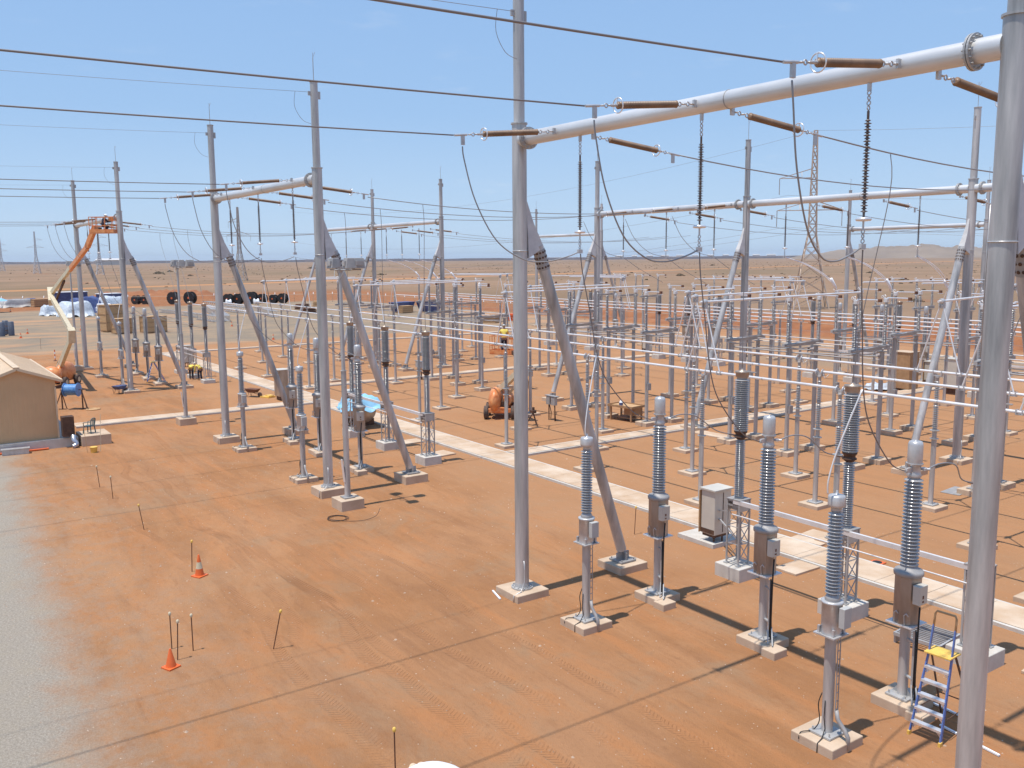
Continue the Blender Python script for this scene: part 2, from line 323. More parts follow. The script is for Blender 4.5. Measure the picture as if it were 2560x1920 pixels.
class Kind:
    """first placement moves the prototype itself, later ones copy it"""
    def __init__(s, make): s.make = make; s.p = None
    def put(s, loc, label, rz=0):
        if s.p is None:
            s.p = s.make(); s.p.location = loc; s.p.rotation_euler = (0, 0, rz); s.p['label'] = label; return s.p
        return copy_tree(s.p, loc, rz, label)
def sheds(r0, r1, z0, z1, n, alt=None):
    """profile of an insulator with n sheds"""
    pr = [(r0 * 1.05, z0)]; p = (z1 - z0) / n
    for i in range(n):
        z = z0 + i * p; R = r1 if (alt is None or i % 2 == 0) else alt
        pr += [(r0, z + p * 0.12), (R, z + p * 0.36), (R * 0.985, z + p * 0.46), (r0 * 1.12, z + p * 0.80), (r0, z + p * 0.98)]
    pr.append((r0 * 1.05, z1)); return pr
def sag(p, q, s, n=14):
    p, q = Vector(p), Vector(q); out = []
    for i in range(n + 1):
        t = i / n; c = p.lerp(q, t); c.z -= 4 * s * t * (1 - t); out.append(c)
    return out
def smooth_pts(pts, k=5):
    pts = [Vector(p) for p in pts]; P = [pts[0]] + pts + [pts[-1]]; out = []
    for i in range(1, len(P) - 2):
        for j in range(k):
            t = j / k; a, b, c, d = P[i - 1], P[i], P[i + 1], P[i + 2]
            out.append(0.5 * ((2 * b) + (c - a) * t + (2 * a - 5 * b + 4 * c - d) * t * t + (3 * b - a - 3 * c + d) * t ** 3))
    out.append(pts[-1]); return out
ORD = ['first', 'second', 'third', 'fourth', 'fifth', 'sixth', 'seventh', 'eighth', 'ninth', 'tenth', 'eleventh', 'twelfth']

# ------------------------------------------------------------------ ground, road edges, hills
g = MB(); N = 96; rings = [0, 30, 80, 200, 600, 2000, 6000, 14000]
g.v.append((-60, 30, 0))
for r in rings[1:]:
    for k in range(N): t = 2 * PI * k / N; g.v.append((-60 + r * math.cos(t), 30 + r * math.sin(t), 0))
for k in range(N): g.face((0, 1 + k, 1 + (k + 1) % N))
for i in range(len(rings) - 2):
    for k in range(N): a = 1 + i * N; g.face((a + k, a + N + k, a + N + (k + 1) % N, a + (k + 1) % N))
tag(g.build('ground', 'ground'), kind='structure')

def ridge(name, m, line, width, height_fn, seed, seg=60, cross=10, rough=0.15):
    rnd = random.Random(seed); b = MB(); (x0, y0), (x1, y1) = line; L = math.hypot(x1 - x0, y1 - y0); dx, dy = (x1 - x0) / L, (y1 - y0) / L; nx, ny = -dy, dx
    jit = [[rnd.uniform(-1, 1) for _ in range(cross + 1)] for _ in range(seg + 1)]
    for i in range(seg + 1):
        t = i / seg; h = height_fn(t)
        for j in range(cross + 1):
            u = j / cross; prof = math.sin(PI * u) ** 1.1
            z = h * prof * (1 + rough * jit[i][j]) if 0 < j < cross else -0.4
            off = (u - 0.5) * width; b.v.append((x0 + dx * L * t + nx * off, y0 + dy * L * t + ny * off, z if z > -0.3 else -0.05 * 0 - 0.3))
    for i in range(seg):
        for j in range(cross): a = i * (cross + 1) + j; b.face((a, a + cross + 1, a + cross + 2, a + 1), True)
    return tag(b.build(name, m), kind='structure')
def lerp_tab(tab):
    def f(t):
        for (a, ha), (b, hb) in zip(tab, tab[1:]):
            if t <= b: q = (t - a) / (b - a); q = q * q * (3 - 2 * q); return ha + (hb - ha) * q
        return tab[-1][1]
    return f
# ================================================================= setting: far ground shapes
ridge('hills', 'hill', ((-2250, 2815), (-1150, 3430)), 700, lerp_tab([(0, 0), (0.10, 17), (0.17, 29), (0.28, 38), (0.38, 45), (0.46, 38), (0.60, 24), (0.70, 25), (0.80, 28), (0.92, 16), (1, 4)]), 3, 90, 14, 0.16)
ridge('low_rise', 'hill', ((-4653, 3292), (-2943, 4881)), 300, lambda t: 12, 4, 40, 4, 0.05)
ridge('railway_embankment', 'train', ((-5300, -100), (-1500, 5050)), 60, lambda t: 12 + 1.2 * math.sin(t * 900), 5, 160, 3, 0.10)
ridge('dirt_mound', 'dirt', ((-262, 42), (-246, 76)), 12, lerp_tab([(0, 0.2), (0.2, 1.8), (0.6, 2.2), (0.85, 2.0), (1, 0.2)]), 6, 40, 8, 0.2)
ridge('dirt_bank', 'dirt', ((-150, 104), (10, 108)), 7, lerp_tab([(0, 0.3), (0.1, 1.4), (0.5, 1.6), (1, 1.8)]), 8, 70, 8, 0.18)
ridge('dirt_bank', 'dirt', ((-150, 97), (10, 99.5)), 3.5, lambda t: 0.45, 9, 70, 5, 0.3)
# concrete cable trenches: rows of covers with a kerb either side
def trench(p, q, wd, label, seg=1.5, z=0.14, m='conc_cover'):
    rnd = random.Random(int(p[0] * 7 + p[1])); p, q = Vector((*p, 0)), Vector((*q, 0)); L = (q - p).length; n = max(1, int(L / seg)); a = math.atan2(q.y - p.y, q.x - p.x)
    t = root('cable_trench', p, a); tag(t, label, 'cable trench', kind='structure')
    b = MB(); s = L / n
    for i in range(n): b.box((s * (i + .5), 0, z / 2 - 0.03 + rnd.uniform(-.004, .004)), (s - 0.012, wd - 0.24, z + 0.02))
    b.build('cover', m, t)
    k = MB().box((L / 2, wd / 2 - 0.055, z / 2 - 0.045), (L, 0.11, z + 0.02)).box((L / 2, -wd / 2 + 0.055, z / 2 - 0.045), (L, 0.11, z + 0.02))
    k.build('kerb', 'conc_grey', t); return t
trench((-101, 24.9), (4, 24.9), 1.7, 'long pale concrete trench cover running behind the circuit breakers')
trench((-37.2, 25.78), (-37.2, 66), 1.25, 'concrete trench branch leading away from the main trench past the workbench')
trench((-59.9, 8.9), (-59.9, 24.02), 1.5, 'concrete trench branch from the tan shed to the main trench')
trench((-67.3, 25.78), (-67.3, 66), 1.25, 'concrete trench branch leading away behind the blue tarpaulin')
trench((-102, 24), (-102, 85), 1.1, 'thin concrete trench along the left end of the equipment yard')
trench((-101.4, 85.6), (0, 85.6), 1.1, 'thin concrete trench along the far side of the yard')
def slab(x, y, sx, sy, rz, label, m='conc_cover', z=0.07):
    o = MB().box((0, 0, z / 2), (sx, sy, z)).build('cover_slab', m, None, (x, y, 0), 0.008); o.rotation_euler = (0, 0, rz)
    return tag(o, label, 'concrete slab')
slab(-17.8, 23.45, 0.85, 1.2, 0.0, 'loose square concrete slab beside the trench between the two nearest breaker stands')
slab(-39.6, 22.9, 1.1, 1.2, 0.1, 'flat concrete slab left of the trench corner, nearest the tarpaulin breaker group')
slab(-43.3, 23.2, 1.0, 1.2, 0.0, 'flat concrete slab under the middle lattice stand by the blue tarpaulin')
slab(-21.6, 23.5, 1.7, 1.5, 0.0, 'grey concrete landing under the beige control cabinet', 'conc_grey', 0.16)
slab(-19.4, 26.6, 1.2, 1.5, 0.1, 'pale concrete slab on the far side of the trench behind the nearest breaker')
slab(-34.8, 37.8, 2.4, 0.9, 0.05, 'concrete slab by the foot of a raking pipe near the middle trench')
slab(-20.0, 36.9, 0.8, 1.4, 0.1, 'grey steel grating lying on the ground beyond the lowest busbar', 'galv_dull', 0.03)
slab(-17.0, 38.6, 1.2, 1.3, 0.1, 'grey steel grating on the ground right of the nearest steel column', 'galv_dull', 0.03)
slab(-9.2, 22.4, 1.6, 1.2, 0.1, 'loose concrete slab right of the trench beyond the step ladder')

# ================================================================= gantries of welded steel pipe
def bolts(b, c, R, n, r=0.022, h=0.05, axis='z'):
    for k in range(n):
        t = 2 * PI * k / n; b.lathe([(r, 0), (r, h)], 6, (c[0] + R * math.cos(t), c[1] + R * math.sin(t), c[2]), smooth=False)
def gantry(label, xs, Y, bdir, spans, rod=True, foot=0.22, ztop=17.1, zb=13.28, braces=None, r=0.205):
    t = root('gantry', (xs[0], Y, 0)); tag(t, label, 'gantry')
    for i, x in enumerate(xs):
        X = x - xs[0]
        fz = MB().box((X, 0, foot / 2 - 0.2), (1.15, 1.15, foot + 0.4)).build('footing', 'conc', t, None, 0.02)
        p = MB().tube((X, 0, foot), (X, 0, zb + 0.42), r, n=28); p.build('post', 'galv_pipe', t)
        f = MB().lathe([(0.33, 0), (0.33, 0.045), (0.23, 0.05), (0.21, 0.16)], 24, (X, 0, foot + 0.003), smooth=False); bolts(f, (X, 0, foot + 0.04), 0.28, 12)
        f.build('base_flange', 'galv', t)
        u = MB().tube((X, 0, zb + 0.42), (X, 0, ztop), 0.155, n=24).lathe([(0.235, 0), (0.235, 0.04)], 24, (X, 0, zb + 0.42), smooth=False).lathe([(0.175, 0), (0.175, 0.03)], 20, (X, 0, ztop))
        u.box((X, -0.2, ztop - 0.45), (0.06, 0.12, 0.16)).box((X, 0.2, ztop - 0.5), (0.05, 0.12, 0.3)); u.build('upper_post', 'galv_pipe', t)
        l = MB().tube((X, 0, ztop + 0.03), (X, 0, ztop + 0.95), 0.014, n=6)
        for a in (-1, 1): l.tube((X, 0, ztop + 0.95), (X + a * 0.10, 0.05, ztop + 1.15), 0.007, n=5)
        l.tube((X, 0, ztop + 0.95), (X, 0, ztop + 1.15), 0.007, n=5); l.build('lightning_rod', 'galv_dull', t)
        e = MB().path([(X + 0.24, -0.1, foot + 0.9), (X + 0.3, -0.12, foot + 0.6), (X + 0.26, -0.1, foot + 0.25), (X + 0.35, -0.3, foot + 0.02), (X + 0.4, -0.59, foot - 0.02), (X + 0.4, -0.6, 0)], 0.015, 6)
        e.build('earth_strap', 'casting', t); MB().path([(X - 0.21, -0.05, 8.3), (X - 0.215, -0.06, 10.0), (X - 0.21, -0.05, 10.8)], 0.012, 6).build('conduit', 'casting', t); MB().torus((X, 0, 10.2), r + 0.008, 0.014, n=24, m=6).build('strap_band', 'casting', t)
        if braces is None or i in braces:
            top = Vector((X, bdir * 0.62, 10.35)); bot = Vector((X, bdir * 3.95, 0.62)); d = (bot - top).normalized()
            MB().tube(top, bot, 0.165, n=24).build('brace', 'galv_pipe', t)
            g_ = MB().hull([(X - 0.15, bdir * 0.05, 11.6), (X - 0.15, bdir * 0.10, 9.6), (X - 0.16, bdir * 1.02, 9.25), (X - 0.16, bdir * 0.78, 10.42)], [(X + 0.15, bdir * 0.05, 11.6), (X + 0.15, bdir * 0.10, 9.6), (X + 0.16, bdir * 1.02, 9.25), (X + 0.16, bdir * 0.78, 10.42)]) if False else MB()
            u_, v_ = frame(d)
            a0 = Vector((X, bdir * 0.16, 11.7)); low = [a0 + Vector((sx * 0.02, 0, 0)) for sx in (-1, 1)] 
            g_.v += [tuple(Vector((X - 0.04, bdir * 0.19, 11.7))), tuple(Vector((X + 0.04, bdir * 0.19, 11.7))), tuple(Vector((X - 0.165, bdir * 0.20, 10.0))), tuple(Vector((X + 0.165, bdir * 0.20, 10.0))),
                     tuple(Vector((X - 0.15, bdir * 0.74, 10.30))), tuple(Vector((X + 0.15, bdir * 0.74, 10.30))), tuple(Vector((X - 0.10, bdir * 0.42, 10.98))), tuple(Vector((X + 0.10, bdir * 0.42, 10.98)))]
            for q in ((0, 1, 3, 2), (2, 3, 5, 4), (4, 5, 7, 6), (6, 7, 1, 0), (0, 2, 4, 6), (1, 7, 5, 3)): g_.face(q)
            g_.build('gusset', 'galv_plate', t)
            cp = MB().tube(top + d * 0.12, top + d * 0.72, 0.178, n=20)
            hb = cp; nf = len(cp.f)
            for ring in range(4):
                for k in range(12):
                    tt = 2 * PI * k / 12 + ring * 0.26; c = top + d * (0.2 + ring * 0.145) + (u_ * math.cos(tt) + v_ * math.sin(tt)) * 0.176
                    nn = (u_ * math.cos(tt) + v_ * math.sin(tt)); hb.lathe([(0.034, 0), (0.030, 0.012)], 8, c, nn, smooth=False)
            co = hb.build('collar', 'galv_dull', t); co.data.materials.append(M['dark_metal'])
            for q_ in range(nf, len(hb.f)): co.data.polygons[q_].material_index = 1
            MB().box((X, bdir * 4.0, foot / 2 - 0.18), (1.15, 1.15, foot + 0.4)).build('brace_footing', 'conc', t, None, 0.02)
            bp = MB().box((X, bdir * 4.0, foot + 0.06), (0.62, 0.62, 0.05)).box((X, bdir * 4.0, foot + 0.2), (0.06, 0.5, 0.24)).box((X, bdir * 4.0, foot + 0.2), (0.42, 0.05, 0.24))
            for sx in (-1, 1):
                for sy in (-1, 1): bp.lathe([(0.02, 0), (0.02, 0.14)], 6, (X + sx * 0.25, bdir * 4.0 + sy * 0.25, foot), smooth=False)
            bp.build('brace_plate', 'galv_dull', t)
    for a, c in spans:
        A, B_ = xs[a] - xs[0], xs[c] - xs[0]; s = 1 if B_ > A else -1
        bm = MB().tube((A + s * 0.5, 0, zb), (B_ - s * 0.72, 0, zb), 0.192, n=32)
        bo = bm.build('beam', 'galv_beam', t)
        MB().tube((A + s * 0.15, 0, zb), (A + s * 0.42, 0, zb), 0.202, n=28).build('stub', 'galv_beam', t)
        MB().tube((B_ - s * 0.15, 0, zb), (B_ - s * 0.64, 0, zb), 0.202, n=28).build('stub', 'galv_beam', t)
        for xx in (A + s * 0.455, B_ - s * 0.655):
            fl = MB()
            for dd in (-.025, .025): fl.lathe([(0.30, 0), (0.30, 0.035)], 28, (xx + dd - 0.0175, 0, zb), (1, 0, 0), smooth=False)
            for k in range(14):
                tt = 2 * PI * k / 14; fl.lathe([(0.018, -0.08), (0.018, 0.08)], 6, (xx, 0.255 * math.cos(tt), zb + 0.255 * math.sin(tt)), (1, 0, 0), smooth=False)
            fl.build('flange', 'galv', bo)
        MB().torus(((A + B_) / 2 + 0.9, 0, zb), 0.193, 0.012, (1, 0, 0), 28, 6).build('weld_seam', 'galv_dull', bo)
    return t
gantry('nearest front gantry: tall grey pipe posts with a crossbeam above the nearest insulators', [-21.2, -7.63], 15.0, 1, [(0, 1)])
gantry('middle front gantry of grey pipes, straddling the floodlight mast and blue tarpaulin', [-49.6, -35.55], 15.0, 1, [(0, 1)], foot=0.35)
gantry('farthest front gantry, left, with the raised orange work basket at its crossbeam', [-91.6, -73.1], 15.0, 1, [(0, 1)], foot=0.2, ztop=17.3)
gantry('second row gantry on the right with four posts and a long pale crossbeam', [-50.1, -36.5, -23.0, -9.4], 42.2, -1, [(0, 1), (1, 2), (2, 3)], ztop=16.7, zb=13.05)
gantry('second row gantry left of the nearest post, with its crossbeam below the sky line', [-99.6, -85.95, -72.0], 42.2, -1, [(0, 1), (1, 2)], ztop=17.1, zb=13.35)
gantry('distant third row gantry seen just right of the nearest post', [-107.5, -92.9], 79.0, 1, [(0, 1)], ztop=17.0, zb=13.1, r=0.2)
gantry('distant third row gantry seen between the two right hand posts', [-56.0, -42.2], 80.0, 1, [(0, 1)], ztop=16.4, zb=12.6, r=0.2)

# ================================================================= strings, conductors, jumpers
def mk_strain():
    t = root('strain_insulator', (0, 0, 0)); tag(t, None, 'insulator', 'brown strain insulators at the gantry beams')
    d = Vector((0, 1, -0.10)).normalized()
    c = MB().box((0, 0.03, 0), (0.05, 0.10, 0.16))
    for k in range(4): c.torus(d * (0.13 + 0.12 * k), 0.045, 0.013, (1, 0, 0) if k % 2 else (0, 0, 1), 10, 5)
    c.build('chain', 'casting', t)
    MB().lathe([(0.03, 0.58), (0.08, 0.60)] + [(r * 1.0, z) for r, z in sheds(0.048, 0.076, 0.62, 2.22, 34)] + [(0.08, 2.24), (0.03, 2.27)], 14, (0, 0, 0), d).build('rod', 'brown_ins', t)
    MB().torus(d * 2.24, 0.15, 0.014, d, 22, 6).bar(d * 2.27 + Vector((0, 0, 0.02)), d * 2.27 + Vector((0, 0, 0.15)), 0.02).build('corona_ring', 'alu_bright', t)
    k = MB().tube(d * 2.27, d * 2.42, 0.03, n=8)
    for j in range(3): k.torus(d * (2.46 + 0.10 * j), 0.04, 0.013, (1, 0, 0) if j % 2 else (0, 0, 1), 10, 5)
    k.tube(d * 2.74, d * 3.1, 0.028, n=8).box(tuple(d * 2.86 + Vector((0, 0, -0.13))), (0.05, 0.09, 0.22)); k.build('clamp', 'casting', t); return t
STR = Kind(mk_strain)
def mk_susp():
    t = root('suspension_insulator', (0, 0, 0)); tag(t, None, 'insulator', 'hanging insulators under the gantry beams')
    c = MB().box((0, 0, -0.06), (0.05, 0.07, 0.14))
    for k in range(4): c.torus((0, 0, -0.16 - 0.09 * k), 0.038, 0.012, (1, 0, 0) if k % 2 else (0, 1, 0), 10, 5)
    c.build('chain', 'casting', t)
    MB().lathe([(0.02, -2.40), (0.022, -2.32)] + sheds(0.022, 0.068, -2.30, -0.62, 32, 0.052) + [(0.024, -0.48)], 12).build('rod', 'black_ins', t)
    MB().lathe([(0.03, -2.46), (0.13, -2.45), (0.15, -2.42), (0.13, -2.39), (0.03, -2.38)], 16).build('corona_ring', 'alu_bright', t)
    k = MB().tube((0, 0, -2.46), (0, 0, -2.62), 0.02, n=6)
    for j in range(3): k.torus((0, 0, -2.64 - 0.09 * j), 0.036, 0.012, (1, 0, 0) if j % 2 else (0, 1, 0), 10, 5)
    k.box((0, 0, -2.92), (0.06, 0.14, 0.10)); k.build('clamp', 'casting', t); return t
SUS = Kind(mk_susp)
def wire(name, pts, r, label, m='cable', cat='conductor', group=None, sm=0, n=6):
    pts = [Vector(p) for p in pts]
    if sm: pts = smooth_pts(pts, sm)
    o0 = pts[0].copy(); b = MB().path([p - o0 for p in pts], r, n); o = b.build(name, m, None, o0)
    return tag(o, label, cat, group)
PH = ['left', 'middle', 'right']
def bay(nm, fx, rx, sx, Y=15.0, zb=13.28, jump=True, near='nearest'):
    for i in range(3):
        STR.put((fx[i], Y - 0.19, zb), f'brown insulator on the near side of the {nm} beam, {PH[i]} phase', PI)
        STR.put((rx[i], Y + 0.16, zb - 0.22), f'brown insulator slanting off the far side of the {nm} beam, {PH[i]} phase', 0)
        SUS.put((sx[i], Y, zb - 0.2), f'dark finned insulator hanging from the {nm} beam, {PH[i]} phase')
        wire('overhead_conductor', sag((fx[i], Y - 3.3, zb - 0.31), (fx[i], Y - 52, zb + 0.35), 0.42, 24), 0.0175, f'grey overhead wire leaving the {nm} beam toward the viewer, {PH[i]} phase', 'cable_dark', 'wire')
        if jump:
            x0, x1 = fx[i], sx[i]
            j = [(x0, Y - 3.05, zb - 0.56), (x0, Y - 3.0, zb - 0.9)] + [(x0 + (x1 - x0) * t, Y + dy, z) for t, dy, z in ((0.12, -2.75, 11.4), (0.32, -2.25, 10.45), (0.58, -1.6, 9.98), (0.78, -1.0, 9.9), (0.93, -0.4, 10.02), (1.0, -0.05, 10.14))]
            wire('jumper_cable', j, 0.0165, f'looping jumper cable below the {nm} beam, {PH[i]} phase', 'cable', 'cable', sm=6)
F1, R1, S1 = [-19.3, -14.3, -9.5], [-18.2, -13.6, -9.0], [-18.5, -14.3, -10.2]
bay('nearest gantry', F1, R1, S1)
F2, R2, S2 = [-47.6, -42.7, -37.8], [-46.2, -41.9, -37.5], [-46.95, -42.7, -38.3]
bay('middle gantry', F2, R2, S2, zb=13.4)
F3, R3, S3 = [-86.5, -82.2, -77.9], [-86.0, -81.5, -77.0], [-86.2, -81.8, -77.4]
bay('farthest gantry', F3, R3, S3, zb=13.35)
for nm, X, far in (('nearest gantry', R1, 'right'), ('middle gantry', R2, 'middle'), ('farthest gantry', R3, 'left')):
    for i in range(3):
        wire('overhead_conductor', sag((X[i], 18.2, 12.76), (X[i], 38.9, 12.75), 0.5, 16), 0.019, f'overhead wire from the {nm} back to the second row, {PH[i]} phase', 'cable', 'wire')
        STR.put((X[i], 42.2 - 0.19, 13.05), f'brown insulator before the second row beam, {far} span, {PH[i]} phase', PI)
# second row: hanging insulators, far side strings, wires to the third row, white flexible drops
rows2 = [('right span', [-17.9, -14.0, -10.2]), ('centre span', [-33.65, -29.6, -25.6]), ('left span', [-47.3, -43.15, -39.0]), ('far left span', [-83.0, -79.7, -76.2]), ('farthest left span', [-96.6, -92.7, -88.9])]
for nm, X in rows2:
    for i in range(3):
        SUS.put((X[i], 42.2, 12.85), f'thin insulator hanging from the second row beam, {nm}, {PH[i]} phase')
        if nm != 'farthest left span' and nm != 'right span':
            STR.put((X[i] + 1.9, 42.2 + 0.16, 12.75), f'brown insulator behind the second row beam, {nm}, {PH[i]} phase', 0)
            wire('overhead_conductor', sag((X[i] + 1.9, 45.4, 12.35), (X[i] + 1.9, 76.5, 12.4), 0.75, 16), 0.018, f'thin wire from the second row beam to the third, {nm}, {PH[i]} phase', 'cable', 'wire')
for nm, X, xd in (('centre span', [-33.65, -29.6, -25.6], [-32.75, -29.2, -25.9]), ('far left span', [-83.0, -79.7, -76.2], [-82.7, -79.2, -75.6])):
    for i in range(3):
        a = Vector((X[i], 42.2, 9.93)); b = Vector((xd[i], 45.75, 8.1))
        for sx in (-0.06, 0.06):
            pass
        bb = MB()
        for sx in (-0.07, 0.07): bb.path([p for p in smooth_pts([(sx, 0, 0), (sx + (b.x - a.x) * .35, 1.5, -0.42), (sx + (b.x - a.x) * .7, 2.7, -1.0), (sx * .6 + b.x - a.x, 3.45, -1.62), (sx * .6 + b.x - a.x, 3.55, -1.85)], 5)], 0.026, 6)
        bb.path([(b.x - a.x, 3.1, -1.25), (b.x - a.x, 3.45, -1.65), (b.x - a.x, 3.55, -1.9)], 0.075, 8)
        tag(bb.build('flexible_conductor', 'cable_white', None, a), f'bright white twin cable under the second row beam, {nm}, {PH[i]} phase', 'cable')
for nm, X in (('left span', [-47.3, -43.15, -39.0]),):
    for i in range(3):
        wire('jumper_cable', [(X[i] - .3, 38.9, 12.4), (X[i] - .2, 39.6, 11.2), (X[i] - .1, 40.8, 10.3), (X[i], 42.2, 9.95), (X[i] + .1, 43.6, 9.2), (X[i] + .2, 45.8, 8.2)], 0.016, f'thin drooping cable under the second row beam, {nm}, {PH[i]} phase', 'cable', 'cable', sm=5)
# drops from the front gantries to the transformers and on to the breakers
def drops(nm, sx, ctx, vtx, cbx, cby=21.4):
    for i in range(3):
        s, c = sx[i], ctx[i]
        L_ = lambda t: s + (c - s) * t
        wire('drop_cable', [(s, 15.02, 10.1), (L_(.1), 15.1, 9.6), (L_(.3), 15.35, 8.6), (L_(.5), 15.62, 7.45), (L_(.65), 16.0, 6.65), (L_(.85), 16.9, 5.75), (c, 17.55, 5.45), (c, 17.8, 5.42)], 0.0145, f'cable dropping from the {nm} beam to its current transformer, {PH[i]} phase', 'cable_dark', 'cable', sm=5)
        if vtx[i] is not None:
            v = vtx[i]; wire('drop_cable', [(L_(.5), 15.6, 7.4), (L_(.5) + (v - L_(.5)) * .4, 15.35, 6.75), (L_(.5) + (v - L_(.5)) * .8, 15.12, 6.1), (v, 15.0, 5.6), (v, 15.0, 5.33)], 0.017, f'pale cable hooking down onto the {PH[i]} voltage transformer under the {nm}', 'alu', 'cable', sm=5)
        wire('link_cable', [(c + .2, 18.15, 5.42), (c + .25, 18.6, 5.5), (c + .2, 19.3, 5.35), (cbx[i], 20.3, 4.8), (cbx[i], 21.1, 4.58)], 0.017, f'curved cable from current transformer to breaker behind the {nm}, {PH[i]} phase', 'cable', 'cable', sm=5)
        wire('drop_cable', [(R_of[nm][i], 21.0, 12.5), (R_of[nm][i], 21.05, 11.5), (cbx[i] + (R_of[nm][i] - cbx[i]) * .3, 21.25, 8.5), (cbx[i], 21.4, 6.62)], 0.013, f'thin vertical cable down to the breaker top behind the {nm}, {PH[i]} phase', 'cable', 'cable', sm=4)
R_of = {'nearest gantry': R1, 'middle gantry': R2, 'farthest gantry': R3}
CT1, CB1 = [-18.55, -14.65, -10.72], [-18.5, -14.65, -10.9]
CT2, CB2 = [-47.25, -43.6, -38.7], [-46.85, -42.55, -38.2]
CT3, CB3 = [-84.6, -80.5, -76.5], [-83.2, -79.05, -74.95]
drops('nearest gantry', S1, CT1, [-18.25, None, -10.72], CB1)
drops('middle gantry', S2, CT2, [-46.7, None, -38.5], CB2)
drops('farthest gantry', S3, CT3, [-84.4, None, -76.05], CB3)
for x, y0, z0, y1, z1, lb in ((-21.05, 14.75, 16.65, -37, 17.1, 'from the top of the nearest post'), (-35.55, 14.75, 16.7, -37, 16.9, 'from the tallest post left of centre'), (-49.6, 14.75, 16.7, -37, 16.9, 'from the left post of the middle gantry'), (-73.1, 14.75, 16.9, -37, 17, 'from the right post of the farthest gantry'), (-91.6, 14.75, 16.9, -37, 17, 'from the leftmost gantry post')):
    wire('earth_wire', sag((x, y0, z0), (x, y1, z1), 0.55, 20), 0.0075, f'hair thin earth wire leaving {lb}', 'cable', 'wire')
    wire('bonding_wire', [(x, y0 - .55, z0), (x, y0 - .6, z0 - .6), (x, y0 - .3, z0 - 1.1), (x + .05, y0 + .05, z0 - 1.25)], 0.008, f'small looped bonding wire {lb.replace("from", "at")}', 'cable', 'wire', sm=4)

# ================================================================= voltage transformers
def footing(b, sx, sy, h): b.box((0, 0, h / 2 - 0.15), (sx, sy, h + 0.3))
def mk_vt():
    t = root('voltage_transformer', (0, 0, 0)); tag(t, None, 'transformer')
    h = 0.2; f = MB(); footing(f, 1.02, 1.02, h); f.build('footing', 'conc', t, None, 0.02)
    p = MB().box((0, 0, h + .03), (0.52, 0.52, 0.04))
    for a in (-1, 1):
        for b in (-1, 1): p.lathe([(0.018, 0), (0.018, 0.13)], 6, (a * .2, b * .2, h), smooth=False)
    p.build('base_plate', 'galv', t)
    MB().tube((0, 0, h + .04), (0, 0, 2.35), 0.115, n=24).build('column', 'galv_pipe', t)
    c = MB()
    for y in (-.035, .045): c.bar((0.20, y, 0.75), (0.20, y, 2.35), 0.018)
    for k in range(9): c.bar((0.20, -.035, 0.8 + .18 * k), (0.20, .045, 0.8 + .18 * k), 0.014)
    c.path([(0.20, 0, 0.78), (0.24, 0, 0.6), (0.42, 0, 0.42), (0.5, 0, 0.3), (0.5, 0, 0.05)], 0.045, 8); c.build('conduit', 'galv_dull', t)
    k = MB().box((0, 0, 2.37), (0.50, 0.50, 0.03)).lathe([(0.205, 2.39), (0.205, 3.02), (0.225, 3.03), (0.225, 3.07), (0.19, 3.08)], 24)
    for a in (-1, 1):
        for b in (-1, 1): k.box((a * .17, b * .17, 2.46), (0.05, 0.05, 0.14))
    k.build('tank', 'casting', t)
    MB().box((0.31, 0, 2.80), (0.13, 0.24, 0.42)).box((0.23, 0, 2.8), (0.06, 0.12, 0.3)).build('junction_box', 'cabinet_side', t, None, 0.01)
    MB().lathe([(0.14, 3.06), (0.16, 3.12), (0.12, 3.2)] + sheds(0.088, 0.157, 3.22, 4.92, 24) + [(0.11, 4.95)], 20).build('insulator', 'porcelain', t)
    MB().lathe([(0.10, 4.94), (0.11, 5.02), (0.168, 5.04), (0.172, 5.08), (0.172, 5.23), (0.155, 5.265), (0.05, 5.28), (0.03, 5.30), (0.02, 5.36)], 20).build('cap', 'casting', t)
    w_ = MB(); MB().path(smooth_pts([(-.11, -.06, 1.05), (-.16, -.1, .8), (-.12, -.1, .45), (-.2, -.2, .24), (-.3, -.45, .23), (-.3, -.52, .1)], 4), 0.012, 6).build('earth_strap', 'black', t); w_.path([(.02, -.13, .95), (.03, -.16, .6), (.05, -.14, .35), (.1, -.3, .22), (.15, -.515, .2), (.15, -.52, .0)], 0.012, 6)
    w_.build('earth_strap', 'black', t)
    return t
VT = Kind(mk_vt)
VT.put((-18.25, 15.05, 0), 'slim grey voltage transformer just right of the nearest post')
VT.put((-10.72, 15.3, 0), 'slim grey voltage transformer nearest the viewer at lower right')
VT.put((-46.7, 15.05, 0.0), 'slim grey voltage transformer left of the middle gantry, far left pipe brace')
VT.put((-38.5, 15.05, 0.0), 'slim grey voltage transformer immediately left of the tallest left post')
VT.put((-84.5, 15.05, 0), 'slim grey voltage transformer at the farthest gantry, left one')
VT.put((-76.05, 15.05, 0), 'slim grey voltage transformer at the farthest gantry, beside the wheelbarrow')
